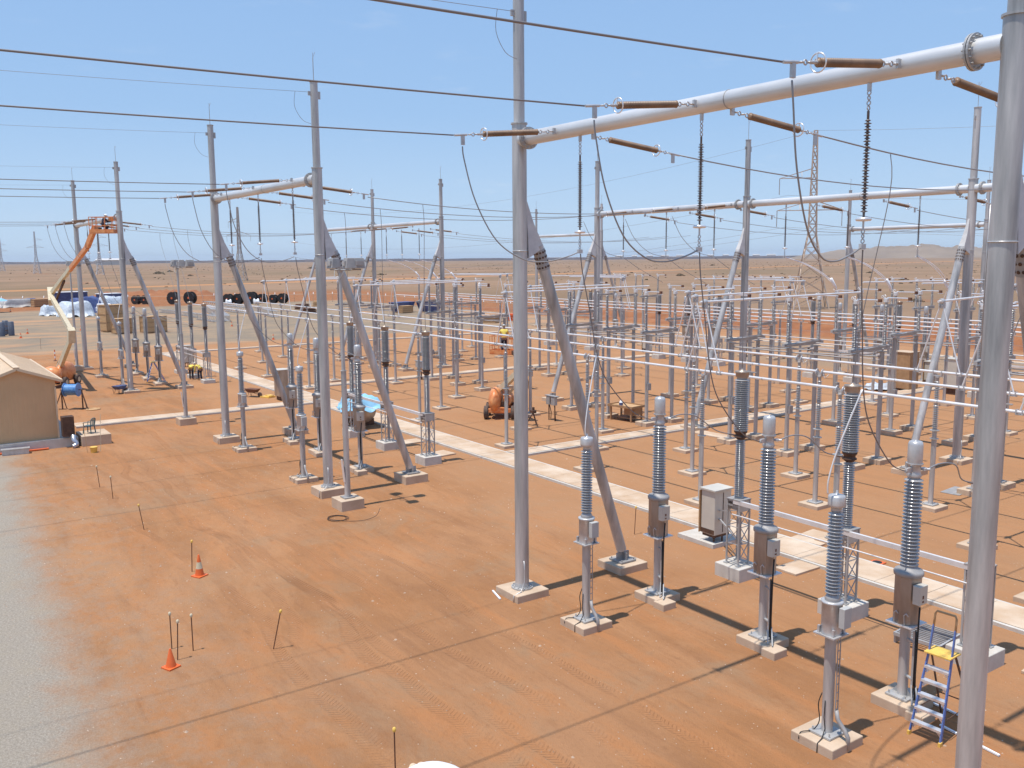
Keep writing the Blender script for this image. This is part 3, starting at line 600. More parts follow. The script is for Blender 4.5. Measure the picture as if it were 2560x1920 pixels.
# ================================================================= current transformers
def mk_ct():
    t = root('current_transformer', (0, 0, 0)); tag(t, None, 'transformer')
    h = 0.22; f = MB(); f.box((0, 0, h / 2 - .15), (0.95, 0.95, h + .3)).box((0.62, -0.30, h / 2 - .17), (0.42, 0.5, h + .3)); f.build('footing', 'conc', t, None, 0.02)
    p = MB().box((0, 0, h + .03), (0.52, 0.52, 0.04))
    for a in (-1, 1):
        for b in (-1, 1): p.lathe([(0.018, 0), (0.018, 0.12)], 6, (a * .2, b * .2, h), smooth=False)
        p.hull([(a * .11, -.01, h + .05), (a * .24, -.01, h + .05), (a * .11, -.01, h + .22)], [(a * .11, .01, h + .05), (a * .24, .01, h + .05), (a * .11, .01, h + .22)])
    p.build('base_plate', 'galv', t)
    MB().tube((0, 0, h + .04), (0, 0, 1.93), 0.112, n=24).build('column', 'galv_pipe', t)
    c = MB().bar((.30, -.12, .62), (.30, -.12, 1.85), .07, .05).bar((.1, -.05, .75), (.3, -.12, .75), .07, .03).bar((.1, -.05, 1.6), (.3, -.12, 1.6), .07, .03).bar((.28, -.14, .62), (.40, -.28, .24), .03, .03).bar((.36, -.1, .62), (.56, -.30, .24), .03, .03)
    c.build('cable_tray', 'galv', t)
    MB().path([(.37, -.13, .3), (.355, -.13, .9), (.36, -.12, 1.9), (.33, -.05, 2.4)], .022, 6).path([(.335, -.15, .35), (.33, -.15, 1.9)], .016, 6).build('cable', 'black', t)
    MB().box((0, 0, 1.95), (.62, .62, .03)).build('mounting_plate', 'alu', t)
    hs = MB().lathe([(0.285, 1.97), (0.285, 3.03)], 8, smooth=False)
    hs.build('housing', 'brown_steel', t, None, .006)
    MB().lathe([(0.27, 3.03), (.31, 3.05), (.315, 3.12), (.29, 3.16), (.20, 3.20), (.17, 3.28)], 24, smooth=True).build('turret', 'galv_dull', t)
    hk = MB()
    for a in (-1, 1): hk.path([(a * .12, -.275, 1.98), (a * .12, -.30, 2.2), (a * .12 + .05, -.30, 2.26), (a * .12 + .1, -.29, 2.2)], .014, 6)
    hk.build('earth_hook', 'casting', t)
    b = MB().box((.36, -.12, 2.72), (.17, .30, .42)); b.build('terminal_box', 'cabinet', t, None, .012)
    MB().box((.448, -.14, 2.68), (.006, .05, .07)).box((.448, -.14, 2.58), (.006, .06, .04)).build('box_label', 'rust', t)
    MB().lathe(sheds(0.118, 0.197, 3.26, 5.22, 25) + [(0.14, 5.25)], 24).build('insulator', 'porcelain', t)
    MB().lathe([(0.14, 5.24), (.16, 5.28), (.135, 5.33), (.135, 5.50), (.175, 5.52), (.175, 5.55)], 20).box((0, -.22, 5.42), (.06, .2, .1)).box((0.14, .14, 5.42), (.12, .12, .05)).tube((0, -.14, 5.4), (0, -.34, 5.42), .03, n=8).tube((.16, .14, 5.42), (.24, .2, 5.42), .03, n=8).build('head', 'casting', t)
    MB().lathe([(.15, 5.55), (.155, 5.57), (.155, 5.96), (.135, 6.02), (.10, 6.035), (.03, 6.04), (.03, 6.055)], 24).build('cap', 'casting', t)
    return t
CT = Kind(mk_ct)
nmct = [(CT1, 'with a tall domed cap, near the nearest post', 'with a tall domed cap, centre of the nearest three', 'with a tall domed cap, behind the blue step ladder'),
        (CT2, 'left of three at the middle gantry', 'partly behind the tallest left post', 'by the blue tarpaulin, behind the floodlight mast'),
        (CT3, 'left of three at the farthest gantry', 'middle of three at the farthest gantry, by the small blue ladder', 'right of three at the farthest gantry')]
for xs, *ls in nmct:
    for x, l in zip(xs, ls): CT.put((x, 18.0, 0), 'current transformer ' + l)
for nm_, xs_ in (('behind the right busbars', (-33.0, -29.2, -25.4)), ('right of the nearest post', (-47.0, -43.1, -39.3)), ('left of the nearest post', (-65.0, -61.0, -57.2)), ('behind the tallest left post', (-83.0, -79.3, -75.6))):
    for x, l in zip(xs_, ('left', 'middle', 'right')): CT.put((x, 66.4, 0), f'distant current transformer in the far yard, {nm_}, {l} phase')
LATER = []
# ================================================================= circuit breakers: three poles on lattice stands joined by a channel
def mk_pole():
    t = root('breaker_pole', (0, 0, 0)); return t
def breaker(xs, Y, label, cab_dx, cab=True, h=0.42):
    t = root('circuit_breaker', (xs[0], Y, 0)); tag(t, label, 'circuit breaker')
    for i, x in enumerate(xs):
        X = x - xs[0]
        MB().box((X, 0, h / 2 - .15), (1.0, .95, h + .3)).build('footing', 'conc_grey', t, None, .02)
        L = MB(); a = .235
        for sx in (-a, a):
            for sy in (-a, a): L.bar((X + sx, sy, h), (X + sx, sy, 2.5), .045, .045)
        for z0, z1 in ((.55, 1.1), (1.1, 1.65), (1.65, 2.2)):
            for (p, q) in (((-a, -a), (a, -a)), ((a, -a), (a, a)), ((a, a), (-a, a)), ((-a, a), (-a, -a))):
                L.bar((X + p[0], p[1], z0), (X + q[0], q[1], z0), .035, .012); L.bar((X + p[0], p[1], z0), (X + q[0], q[1], z1), .03, .01)
        for sx in (-a, a): L.box((X + sx, 0, 2.32), (.012, 2 * a, .34)); L.box((X, sx, 2.32), (2 * a, .012, .06)); L.box((X, sx, 2.47), (2 * a, .012, .06))
        for sx in (-a, a):
            for sy in (-a, a): L.box((X + sx, sy, h + .02), (.14, .14, .025))
        L.build('lattice_stand', 'galv', t)
        MB().box((X, 0, 2.515), (.54, .54, .03)).box((X, 0, 2.33), (.30, .30, .32)).lathe([(.05, .55), (.05, 2.2)], 10, (X + .05, .02, 0)).build('drive_box', 'galv_dull', t)
        MB().lathe([(.13, 2.53), (.14, 2.58)] + sheds(.09, .157, 2.60, 4.38, 28) + [(.12, 4.42)], 18, (X, 0, 0)).build('support_insulator', 'porcelain', t)
        MB().lathe([(.12, 4.40), (.15, 4.44), (.19, 4.46), (.19, 4.50), (.15, 4.52), (.16, 4.58), (.20, 4.62), (.20, 4.66)], 18, (X, 0, 0)).box((X - .22, -.05, 4.50), (.36, .10, .03)).build('middle_flange', 'dark_metal', t)
        MB().lathe([(.18, 4.66)] + sheds(.15, .23, 4.68, 6.28, 25) + [(.17, 6.33)], 22, (X, 0, 0)).build('chamber_insulator', 'porcelain', t)
        MB().lathe([(.17, 6.32), (.20, 6.36), (.20, 6.46), (.22, 6.48), (.22, 6.52), (.06, 6.55), (.05, 6.58)], 18, (X, 0, 0)).box((X + .18, .08, 6.50), (.5, .16, .022), .3).build('top_plate', 'brown_steel', t)
    a, b = 0, xs[-1] - xs[0]
    MB().box(((a + b) / 2, -.22, 2.45), (b - a, .09, .13)).build('channel_beam', 'alu', t)
    MB().tube((a, -.30, 2.06), (b, -.30, 2.06), .022, n=8).tube((a, -.24, 2.04), ((a + b) / 2, -.24, 2.04), .018, n=8).build('drive_rod', 'alu', t)
    if cab:
        cx = cab_dx
        c = MB().box((cx, 1.85, 1.22), (.62, .82, 1.55)); cb = c.build('control_cabinet', 'cabinet', t, None, .015)
        MB().box((cx, 1.85, 2.03), (.74, .94, .05)).build('cabinet_roof', 'cabinet', cb); MB().box((cx - .36, 1.75, 1.2), (.03, .75, 1.5)).build('cabinet_door', 'wood', cb)
        MB().box((cx + .316, 1.85, 1.22), (.008, .03, 1.4)).box((cx, 1.433, .55), (.6, .006, .16)).build('cabinet_trim', 'dark_metal', cb)
        MB().box((cx, 1.85, .40), (.55, .75, .10)).build('cabinet_plinth', 'dark_metal', cb)
        MB().tube((cx + .15, 1.6, .36), (cx + .15, 1.6, 0), .03, n=8).tube((cx + .25, 1.9, .36), (cx + .25, 1.9, 0), .03, n=8).tube((cx - .15, 1.9, .36), (cx - .15, 1.9, 0), .03, n=8).build('cabinet_conduit', 'dark_metal', cb)
        MB().bar((cx + .3, 1.7, 1.0), (.0, .2, 1.0), .05).bar((cx + .3, 1.7, 1.3), (0, .2, 2.1), .04).build('cabinet_arm', 'galv', t)
    return t
breaker(CB1, 21.4, 'nearest circuit breaker: three finned columns on lattice stands with a beige control cabinet', -2.6)
breaker(CB2, 21.4, 'circuit breaker at the middle gantry, beside the blue tarpaulin', -4.0)
breaker([-33.0, -29.2, -25.4], 62.8, 'distant circuit breaker in front of the orange bank, behind the right busbars', -4.6)
breaker([-47.0, -43.1, -39.3], 62.8, 'distant circuit breaker right of the nearest post, far side of the yard', -3.0, False)
breaker([-65.0, -61.0, -57.2], 62.8, 'distant circuit breaker just left of the nearest post, far side of the yard', -3.6)
for nm_, xs_ in (('behind the right busbars', (-32.6, -28.85, -25.1)), ('right of the nearest post', (-46.3, -42.6, -39.1)), ('left of the nearest post', (-64.9, -60.8, -57.2)), ('behind the tallest left post', (-83.0, -79.3, -75.6))):
    for x, l in zip(xs_, ('left', 'middle', 'right')): LATER.append((x, 70.5, f'line disconnector in the far yard, {nm_}, {l} phase'))
breaker([-83.0, -79.3, -75.6], 62.8, 'distant circuit breaker behind the tallest left post, far side of the yard', -3.6, False)
breaker(CB3, 21.4, 'circuit breaker at the farthest gantry with two stooping workers beside it', -4.6, h=.3)
# ================================================================= busbars, their supports, risers and disconnectors
def mk_sup(ring):
    def f():
        t = root('post_insulator', (0, 0, 0)); tag(t, None, 'insulator')
        h = .16; b = MB(); footing(b, .95, .95, h); b.build('footing', 'conc', t, None, .02)
        p = MB().box((0, 0, h + .03), (.46, .46, .035))
        for a in (-1, 1):
            for c in (-1, 1): p.lathe([(.015, 0), (.015, .10)], 6, (a * .18, c * .18, h), smooth=False)
        p.build('base_plate', 'galv', t)
        MB().tube((0, 0, h + .04), (0, 0, 2.82), .098, n=20).lathe([(.17, 2.82), (.17, 2.845)], 16, smooth=False).build('column', 'galv_pipe', t)
        MB().tube((0, 0, 2.845), (0, 0, 3.15), .085, n=16).lathe([(.18, 3.15), (.18, 3.18)], 16, smooth=False).build('extension', 'galv', t)
        MB().lathe([(.07, 3.18), (.09, 3.22), (.07, 3.26)] + sheds(.055, .115, 3.27, 4.18, 12) + [(.075, 4.20), (.075, 4.33)] + sheds(.052, .108, 4.34, 5.12, 11) + [(.065, 5.15), (.065, 5.26)], 16).build('insulator', 'porcelain_dark', t)
        if ring:
            c = MB()
            for x in (-.13, .13): c.torus((x, 0, 5.43), .135, .022, (1, .25, 0), 20, 8)
            c.lathe([(.085, 5.26), (.085, 5.30)], 12, smooth=False).box((0, 0, 5.36), (.20, .06, .12)).box((.12, 0, 5.42), (.10, .16, .12)).box((-.12, 0, 5.42), (.10, .16, .12)); c.path([(.2, -.05, 5.40), (.32, -.12, 5.25), (.45, -.05, 5.40)], .014, 6).build('corona_ring', 'casting', t)
        else:
            c = MB().lathe([(.085, 5.26), (.085, 5.30)], 12, smooth=False)
            for x in (-.17, .17): c.box((x, 0, 5.42), (.035, .14, .20))
            c.box((0, 0, 5.33), (.36, .09, .03)); c.build('clamp', 'casting', t)
        return t
    return f
SR, ST = Kind(mk_sup(True)), Kind(mk_sup(False))
BAR = {'front': [(26.7, 5.47), (30.1, 5.47), (33.5, 5.47)], 'rear': [(51.0, 5.74), (54.4, 5.74), (57.8, 5.74)]}
RX = [[-18.75, -32.35, -48.6, -66.3, -83.0], [-22.1, -35.7, -51.8, -69.3, -86.5], [-25.7, -39.2, -55.4, -72.5, -90.0]]
TX = [[-11.9, -25.1, -39.1, -57.2, -75.6], [-15.5, -28.85, -42.6, -60.8, -79.3], [-19.2, -32.6, -46.3, -64.9, -83.0, -97.0]]
BN = ['nearest', 'middle', 'farthest']
for bus in ('front', 'rear'):
    for k, (Y, z) in enumerate(BAR[bus]):
        x0, x1 = (-98, 8); t = root('busbar', (x0, Y, z)); tag(t, f'{BN[k]} of the three long pale aluminium tubes of the {bus} busbar set', 'busbar')
        xs = sorted([x0 - 0.0] + RX[k] + [x1])
        for a, b in zip(xs, xs[1:]):
            MB().tube((a - x0 + (.14 if a in RX[k] else 0), 0, 0), (b - x0 - (.14 if b in RX[k] else 0), 0, 0), .052, n=14).build('tube', 'alu', t)
        j = MB()
        for a in RX[k] + TX[k]:
            for dx in (-3.35,): j.torus((a + dx - x0, 0, 0), .055, .016, (1, 0, 0), 14, 6)
        j.build('joint_rings', 'casting', t)
        dz = z - 5.47
        for lst, kd, w_ in ((RX, SR, 'twin ringed'), (TX, ST, 'plain clamped')):
            for n, x in enumerate(lst[k]):
                o = kd.put((x, Y, 0), f'{w_} post insulator under the {BN[k]} tube of the {bus} busbars, {ORD[n]} from the right'); o['group'] = 'post insulators under the busbars'
                if dz: o.scale = (1, 1, z / 5.47)
# disconnectors: two stacks on a raised steel beam with arms swung open
def mk_dis():
    t = root('disconnector', (0, 0, 0)); tag(t, None, 'disconnector', 'open disconnectors on steel posts')
    for y in (0, 2.1):
        b = MB().box((0, y, .02), (.95, .95, .44)); b.build('footing', 'conc', t, None, .02)
        MB().box((0, y, .265), (.42, .42, .035)).build('base_plate', 'galv_dull', t)
        MB().tube((0, y, .28), (0, y, 5.42), .108, n=20).box((0, y, 5.44), (.34, .34, .04)).build('post', 'galv_pipe', t)
    MB().box((0, 1.05, 5.59), (.15, 3.1, .15)).box((0, 1.05, 5.668), (.19, 3.1, .012)).build('beam', 'galv', t)
    MB().bar((.12, -.4, 5.60), (.12, 2.5, 5.74), .05, .05).bar((-.10, .2, 5.36), (-.10, 1.9, 5.36), .05).bar((.3, .1, 5.75), (.05, 2.3, 5.75), .035).build('linkage', 'galv', t)
    for i, y in enumerate((-.12, 2.25)):
        MB().lathe([(.13, 5.67), (.13, 5.74), (.07, 5.76)] + sheds(.058, .128, 5.80, 6.70, 12) + [(.075, 6.73), (.075, 6.82)] + sheds(.054, .118, 6.84, 7.68, 11) + [(.07, 7.70), (.07, 7.78)], 16, (0, y, 0)).build('insulator', 'porcelain_dark', t)
        a = MB().box((0, y, 7.86), (.18, .18, .16)).tube((.05, y, 7.99), (1.15, y, 7.99), .032, n=10).tube((-.16, y, 7.95), (.1, y, 7.95), .025, n=8); a.build('arm', 'alu_bright', t)
        c = MB().box((1.2, y, 7.97), (.14, .12, .14)); c.build('contact', 'rust', t)
        MB().tube((1.12, y - .13, 7.86), (1.12, y + .13, 7.86), .016, n=6).tube((1.26, y - .13, 7.86), (1.26, y + .13, 7.86), .016, n=6).build('contact_finger', 'alu_bright', t); MB().torus((-.1, y, 8.06), .06, .018, (0, 1, 0), 12, 6).torus((-.22, y, 8.04), .05, .016, (0, 1, 0), 12, 6).build('contact_ring', 'alu_bright', t)
    MB().box((.17, 0, 2.35), (.14, .26, .40)).build('drive_box', 'galv_dull', t)
    MB().tube((.17, 0, 2.5), (.17, 0, 5.4), .02, n=6).build('drive_shaft', 'galv', t)
    return t
DIS = Kind(mk_dis)
TN = ['first group from right', 'second group from right', 'third group from right', 'fourth group from right', 'fifth group from right']
def riser(loc, L, zb, label, legs=True, out=1):
    """tube from a clamp above the bar toward the disconnector, with two legs standing on the bar"""
    t = root('riser_tube', loc); tag(t, label, 'busbar riser', 'riser tubes over the busbars')
    MB().tube((0, -.25 * out, 0), (0, L * out, .10), .046, n=12).build('tube', 'alu', t)
    MB().lathe([(.09, -.1), (.11, -.03), (.11, .03), (.09, .1)], 14, (0, 0, 0), (0, 1, 0)).box((0, .02, -.16), (.22, .12, .22)).torus((-.06, 0, -.18), .07, .02, (1, 0, 0), 12, 6).torus((.06, 0, -.18), .07, .02, (1, 0, 0), 12, 6).build('clamp', 'casting', t)
    for s in (-1, 1): MB().tube((s * .07, 0, -.22), (s * .86, 0, -zb + .05), .028, n=10).build('leg', 'alu', t)
    for s in (-1, 1):
        c = MB()
        for d in (-.09, .09): c.box((s * .86 + d, 0, -zb), (.035, .15, .15))
        c.box((s * .86, 0, -zb - .07), (.24, .10, .02)).build('foot_clamp', 'casting', t)
    return t
for g_i in range(5):
    for k in range(3):
        x = TX[k][g_i]; ph = ['left', 'middle', 'right'][2 - k]
        nm = f'{TN[g_i]}, {ph} phase'
        DIS.put((x - .12, 36.95, 0), f'front row disconnector with arms swung open, {nm}')
        DIS.put((x - .12, 46.0, 0), f'rear row disconnector with arms swung open, {nm}')
        Y, z = BAR['front'][k]; riser((x, Y, 8.22), 36.9 - Y, 8.22 - z, f'tube on inverted V rods over front busbars, {nm}')
        Y, z = BAR['rear'][k]; riser((x, Y, 8.30), Y - 48.2, 8.30 - z, f'tube on inverted V rods over rear busbars, {nm}', out=-1)
    for Y, rw in ((36.95, 'front'), (46.0, 'rear')):
        xa, xb = TX[2][g_i] - .12, TX[0][g_i] - .12; t = root('linkage_rods', (xa, Y, 5.5)); L = xb - xa
        MB().tube((0, 2.3, .25), (L + .2, 2.3, .25), .025, n=8).tube((0, 1.9, .10), (L + .2, 1.9, .10), .022, n=8).build('rod', 'alu', t)
        MB().tube((0, .1, -.28), (L, .1, -.28), .035, n=8).tube((0, 2.0, -.30), (L, 2.0, -.30), .03, n=8).build('strut', 'galv_dull', t)
        MB().tube((.1, .1, -.28), (3.5, 2.0, -.30), .03, n=8).tube((3.6, .1, -.28), (L, 2.0, -.30), .03, n=8).build('diagonal', 'galv_dull', t)
        tag(t, f'horizontal rods tying together the {rw} row disconnectors, {TN[g_i]}', 'linkage')

for x, y, l in LATER: DIS.put((x, y, 0), l)
# ================================================================= floodlight masts
def mk_mast():
    t = root('floodlight_mast', (0, 0, 0)); tag(t, None, 'light mast', 'floodlight masts')
    h = .42; b = MB(); footing(b, 1.0, 1.0, h); b.build('footing', 'conc', t, None, .02)
    MB().box((0, 0, h + .03), (.46, .46, .04)).build('base_plate', 'galv_dull', t)
    MB().tube((0, 0, h + .04), (0, 0, 5.6), .125, .105, n=20).build('lower_pole', 'galv_pipe', t)
    MB().tube((0, 0, 5.6), (0, 0, 9.55), .078, .06, n=18).lathe([(.13, 5.6), (.13, 5.62)], 18, smooth=False).box((0, 0, 5.0), (.28, .05, .05)).build('upper_pole', 'galv', t)
    a = MB().tube((-.95, 0, 9.60), (.95, 0, 9.60), .028, n=8).tube((0, -.2, 9.60), (0, .9, 9.60), .028, n=8).lathe([(.07, 9.5), (.10, 9.56), (.10, 9.66)], 12)
    a.path([(-.5, 0, 9.6), (-.35, -.1, 9.35), (-.1, -.05, 9.3), (0, -.05, 9.1)], .014, 6).path([(.5, 0, 9.6), (.3, -.12, 9.3), (.05, -.05, 9.2)], .014, 6); a.build('crossarm', 'galv_dull', t)
    for x, y, rz in ((-.75, .05, .1), (.78, .02, -.1), (.12, .72, 1.5)):
        hd = MB(); R = Matrix.Rotation(rz, 3, 'Z')
        lo = [R @ Vector(p) for p in ((-.24, -.20, 0), (.24, -.20, 0), (.24, .20, 0), (-.24, .20, 0))]; hi = [R @ Vector(p) for p in ((-.20, -.13, .40), (.20, -.13, .40), (.20, .16, .40), (-.20, .16, .40))]
        hd.hull([Vector((x, y, 9.66)) + p for p in lo], [Vector((x, y, 9.66)) + p for p in hi]); f = hd.build('floodlight', 'galv_dull', t, None, .02); MB().box((x, y, 9.85), (.30, .45, .18), rz).build('vent', 'porcelain_dark', f)
        MB().box((x, y, 9.655), (.46, .34, .012), rz).build('lens', 'lamp_glass', f)
    MB().box((.0, -.16, 1.55), (.16, .03, .95), 0, 0, .10).build('hatch_cover', 'alu', t)
    return t
MAST = Kind(mk_mast)
MAST.put((-33.15, 14.8, 0), 'tall floodlight mast with its hatch cover ajar, standing in front of the blue tarpaulin')
MAST.put((-56.6, 14.7, 0), 'tall slim floodlight mast between the tan shed and the middle gantry')
MAST.put((-91.3, 14.2, 0), 'thin floodlight mast beside the leftmost gantry post')

# ================================================================= tan shed
def shed():
    X1, X0, Y1, Y0, zs = -53.75, -66.0, 7.2, 3.6, .5; yr = 5.4; ze, zr = 3.74, 4.44
    t = root('shed', (X1, Y1, 0)); tag(t, 'tan corrugated steel shed with a pale pitched roof at the left edge', 'shed')
    L = lambda x, y, z: (x - X1, y - Y1, z)
    MB().hull([L(X0, Y0 - .3, -.2), L(X1 + .3, Y0 - .3, -.2), L(X1 + .3, Y1 + .9, -.2), L(X0, Y1 + .9, -.2)], [L(X0, Y0 - .3, zs), L(X1 + .3, Y0 - .3, zs), L(X1 + .3, Y1 + .9, zs), L(X0, Y1 + .9, zs)]).build('plinth', 'conc_grey', t)
    w_ = MB()
    def ribwall(p, q, zb, ztop):
        p, q = Vector(p), Vector(q); n = int((q - p).length / .1); nn = Vector((-(q - p).y, (q - p).x)).normalized()
        for i in range(n):
            a = p.lerp(q, i / n); b = p.lerp(q, (i + 1) / n); off = nn * (.012 if i % 2 else 0); o = len(w_.v)
            w_.v += [L(a.x + off.x, a.y + off.y, zb), L(b.x + off.x, b.y + off.y, zb), L(b.x + off.x, b.y + off.y, ztop(b)), L(a.x + off.x, a.y + off.y, ztop(a))]; w_.face((o, o + 1, o + 2, o + 3))
            if i: w_.face((o - 3, o, o + 3, o - 2))
    gz = lambda c: ze + (zr - ze) * (1 - abs(c.y - yr) / ((Y1 - yr) if c.y > yr else (yr - Y0))) - .04
    ribwall((X1, Y0), (X1, Y1), zs, gz); ribwall((X1, Y1), (X0, Y1), zs, lambda c: ze - .05); ribwall((X0, Y1), (X0, Y0), zs, gz); ribwall((X0, Y0), (X1, Y0), zs, lambda c: ze - .05)
    w_.build('wall', 'shed_wall', t)
    r = MB(); ov = .25
    for s, ye in ((1, Y1 + .25), (-1, Y0 - .25)):
        zee = ze - .06
        r.hull([L(X1 + ov, yr, zr), L(X1 + ov, ye, zee), L(X0 - ov, ye, zee), L(X0 - ov, yr, zr)], [L(X1 + ov, yr, zr + .05), L(X1 + ov, ye, zee + .05), L(X0 - ov, ye, zee + .05), L(X0 - ov, yr, zr + .05)])
        n = 46
        for i in range(n): 
            x = X1 + ov - (X1 - X0 + 2 * ov) * (i + .5) / n; r.bar(L(x, yr, zr + .052), L(x, ye, zee + .052), .03, .010)
    r.bar(L(X1 + ov, yr, zr + .07), L(X0 - ov, yr, zr + .07), .3, .02)
    ro = r.build('roof', 'shed_roof', t)
    MB().bar(L(X1 + ov, Y1 + .30, ze - .08), L(X0 - ov, Y1 + .30, ze - .08), .12, .12).build('gutter', 'shed_roof', ro)
    g_ = MB().box(L(X1 + .06, Y1 - .02, 1.9), (.08, .08, 2.8)).bar(L(X1 + ov, yr, zr - .02), L(X1 + ov, Y1 + .25, ze - .08), .03, .14).bar(L(X1 + ov, yr, zr - .02), L(X1 + ov, Y0 - .25, ze - .08), .03, .14); g_.build('trim', 'shed_roof', t)
    return t
shed()
o = MB().box((0, 0, .28), (1.9, 1.5, .56)).build('concrete_landing', 'conc', None, (-53.95, 8.95, 0), .02); tag(o, 'raised concrete landing beside the shed corner under the plastic chair', 'landing')
t = root('air_conditioner', (-53.45, 7.62, .5)); tag(t, 'dark cooling unit with a silver foil duct at the shed corner', 'air conditioner')
MB().box((0, 0, .65), (.5, .6, 1.1)).build('casing', 'dark_metal', t, None, .02)
MB().path(smooth_pts([(0, .1, .15), (.2, .2, .1), (.4, .2, -.1), (.5, .3, -.3), (.55, .1, -.42)], 5), .13, 12).build('duct', 'duct', t)
# plastic chair
t = root('plastic_chair', (-53.9, 8.75, .56), -.7); tag(t, 'dark green plastic chair on the landing by the shed', 'chair')
MB().box((0, 0, .42), (.42, .42, .035)).build('seat', 'plastic_green', t, None, .01)
for a in (-1, 1):
    for b in (-1, 1): MB().bar((a * .19, b * .19, .42), (a * .23, b * .23, 0), .05, .04).build('leg', 'plastic_green', t)
b = MB().path(smooth_pts([(-.2, .2, .42), (-.22, .26, .75), (-.1, .28, .84), (.1, .28, .84), (.22, .26, .75), (.2, .2, .42)], 4), .025, 6)
for k in (-.1, 0, .1): b.bar((k, .22, .44), (k, .28, .82), .05, .015)
b.build('backrest', 'plastic_green', t)
MB().path([(-.22, .24, .65), (-.26, .05, .66), (-.23, -.18, .62), (-.2, -.19, .42)], .02, 6).path([(.22, .24, .65), (.26, .05, .66), (.23, -.18, .62), (.2, -.19, .42)], .02, 6).build('armrest', 'plastic_green', t)
# ================================================================= small things on the ground
def mk_cone():
    t = root('traffic_cone', (0, 0, 0)); tag(t, None, 'cone', 'orange traffic cones')
    MB().box((0, 0, .02), (.38, .38, .04)).build('base', 'orange_plastic', t, None, .006)
    MB().lathe([(.14, .04), (.105, .26)], 20).lathe([(.066, .47), (.028, .70), (.022, .71)], 20).build('body', 'orange_plastic', t)
    MB().lathe([(.105, .26), (.066, .47)], 20, caps=False).build('band', 'cream', t); return t
CONE = Kind(mk_cone)
for x, y, l in ((-28.55, 7.55, 'orange traffic cone with a pale band beside a stake, nearer the gantry'), (-143.1, 16.2, 'small orange cone on the gravel yard, farther of the left pair'), (-135.4, 14.5, 'small orange cone on the gravel yard, nearer of the left pair'),
                (-138.1, 43.5, 'distant orange cone right of the stored steel lattices'), (-111.2, 40.2, 'orange cone just left of the tallest left post'), (-144.9, 23.4, 'tiny orange cone left of the big timber crate'), (-199.7, 25.6, 'tiny orange cone left of the white wrapped pile'), (-208, 20.8, 'tiny orange cone at the far left edge')):
    CONE.put((x, y, 0), l, random.uniform(0, 1.5))
t = root('traffic_cone', (-22.3, 5.08, 0)); tag(t, 'plain orange cone without band among three stakes at lower left', 'cone', 'orange traffic cones')
MB().box((0, 0, .02), (.34, .34, .04), .4).build('base', 'orange_plastic', t, None, .006)
MB().lathe([(.13, .04), (.026, .48), (.02, .49)], 20).build('body', 'orange_plastic', t)
def stake(x, y, h, lean, label):
    t = root('stake', (x, y, 0)); tag(t, label, 'stake', 'marker stakes')
    b = MB(); a, c = Vector((0, 0, -.1)), Vector((lean[0], lean[1], h)); b.bar(a, c, .026, .010).bar(a, c, .009, .026); b.build('post', 'rust', t)
    d = (c - a).normalized(); MB().lathe([(.032, 0), (.038, .03), (.034, .07), (.018, .085)], 10, c - d * .03, d).build('cap', 'yellow' if y > 7.3 else 'cream', t)
for x, y, h, ln, l in ((-42.86, 7.22, .95, (0, -.08), 'farthest capped stake, near the concrete landing'), (-40.37, 7.28, .95, (0, -.04), 'second farthest capped stake in the row'), (-34.9, 7.31, .95, (-.05, -.14), 'capped stake alone on bare earth, third in the row'),
                       (-29.11, 7.46, 1.0, (0, .05), 'capped stake standing beside the banded cone'), (-21.85, 7.51, 1.0, (.1, .22), 'leaning capped stake right of the cluster of three'), (-23.41, 5.38, .95, (0, 0), 'left stake of three behind the plain cone'),
                       (-22.64, 5.32, 1.0, (0, .06), 'middle stake of three, right beside the plain cone'), (-22.96, 5.8, .95, (0, 0), 'right stake of three near the plain cone'), (-14.74, 7.38, 1.0, (0, 0), 'capped stake cut by the bottom edge of the photo'), (-23.61, 21.72, 1.0, (.02, .05), 'thin bare stake between nearest brace and trench'), (-116.2, 14.4, 1.3, (0, 0), 'thin stake at the gravel edge behind the shed')):
    stake(x, y, h, ln, l)
for x, y, l in ((-101.6, 13.8, 'orange and white striped marker post left of the lift boom'), (-100.2, 15.5, 'orange and white striped marker post right of the lift boom')):
    t = root('marker_post', (x, y, 0)); tag(t, l, 'marker post')
    MB().lathe([(.18, 0), (.16, .05)], 10).build('base', 'black', t); b = MB(); w_ = MB()
    for k in range(5): (b if k % 2 == 0 else w_).lathe([(.05, .05 + .22 * k), (.05, .27 + .22 * k)], 10)
    b.build('post', 'orange_plastic', t); w_.build('band', 'white', t)
# cable reel on stands
t = root('cable_reel', (-67.2, 10.0, 0), math.atan2(.82, .57)); tag(t, 'blue cable reel on a rusty stand beside the shed', 'cable reel')
MB().lathe([(.38, -.42), (.38, .42)], 28, (0, 0, 1.35), (1, 0, 0)).build('cable', 'reel_blue', t)
for s in (-1, 1): MB().lathe([(.47, 0), (.47, .03)], 28, (s * .45 - .015, 0, 1.35), (1, 0, 0), smooth=False).build('flange', 'reel_blue', t)
MB().tube((-.8, 0, 1.35), (.85, 0, 1.35), .03, n=8).build('axle', 'dark_metal', t)
for s in (-.72, .68): MB().bar((s, 0, 1.35), (s, 0, 0), .07).bar((s, 0, 1.25), (s + (.6 if s > 0 else -.3), -.5, 0), .045).bar((s, 0, 1.25), (s, .55, 0), .045).box((s, 0, .02), (.5, .12, .04)).build('stand', 'dark_metal', t)
tag(MB().torus((0, 0, .03), .42, .045, n=28, m=8).lathe([(.40, .0), (.40, .03)], 28).build('round_lid', 'wood', None, (-66.2, 11.1, 0)), 'round pale lid lying on the ground near the cable reel', 'lid')
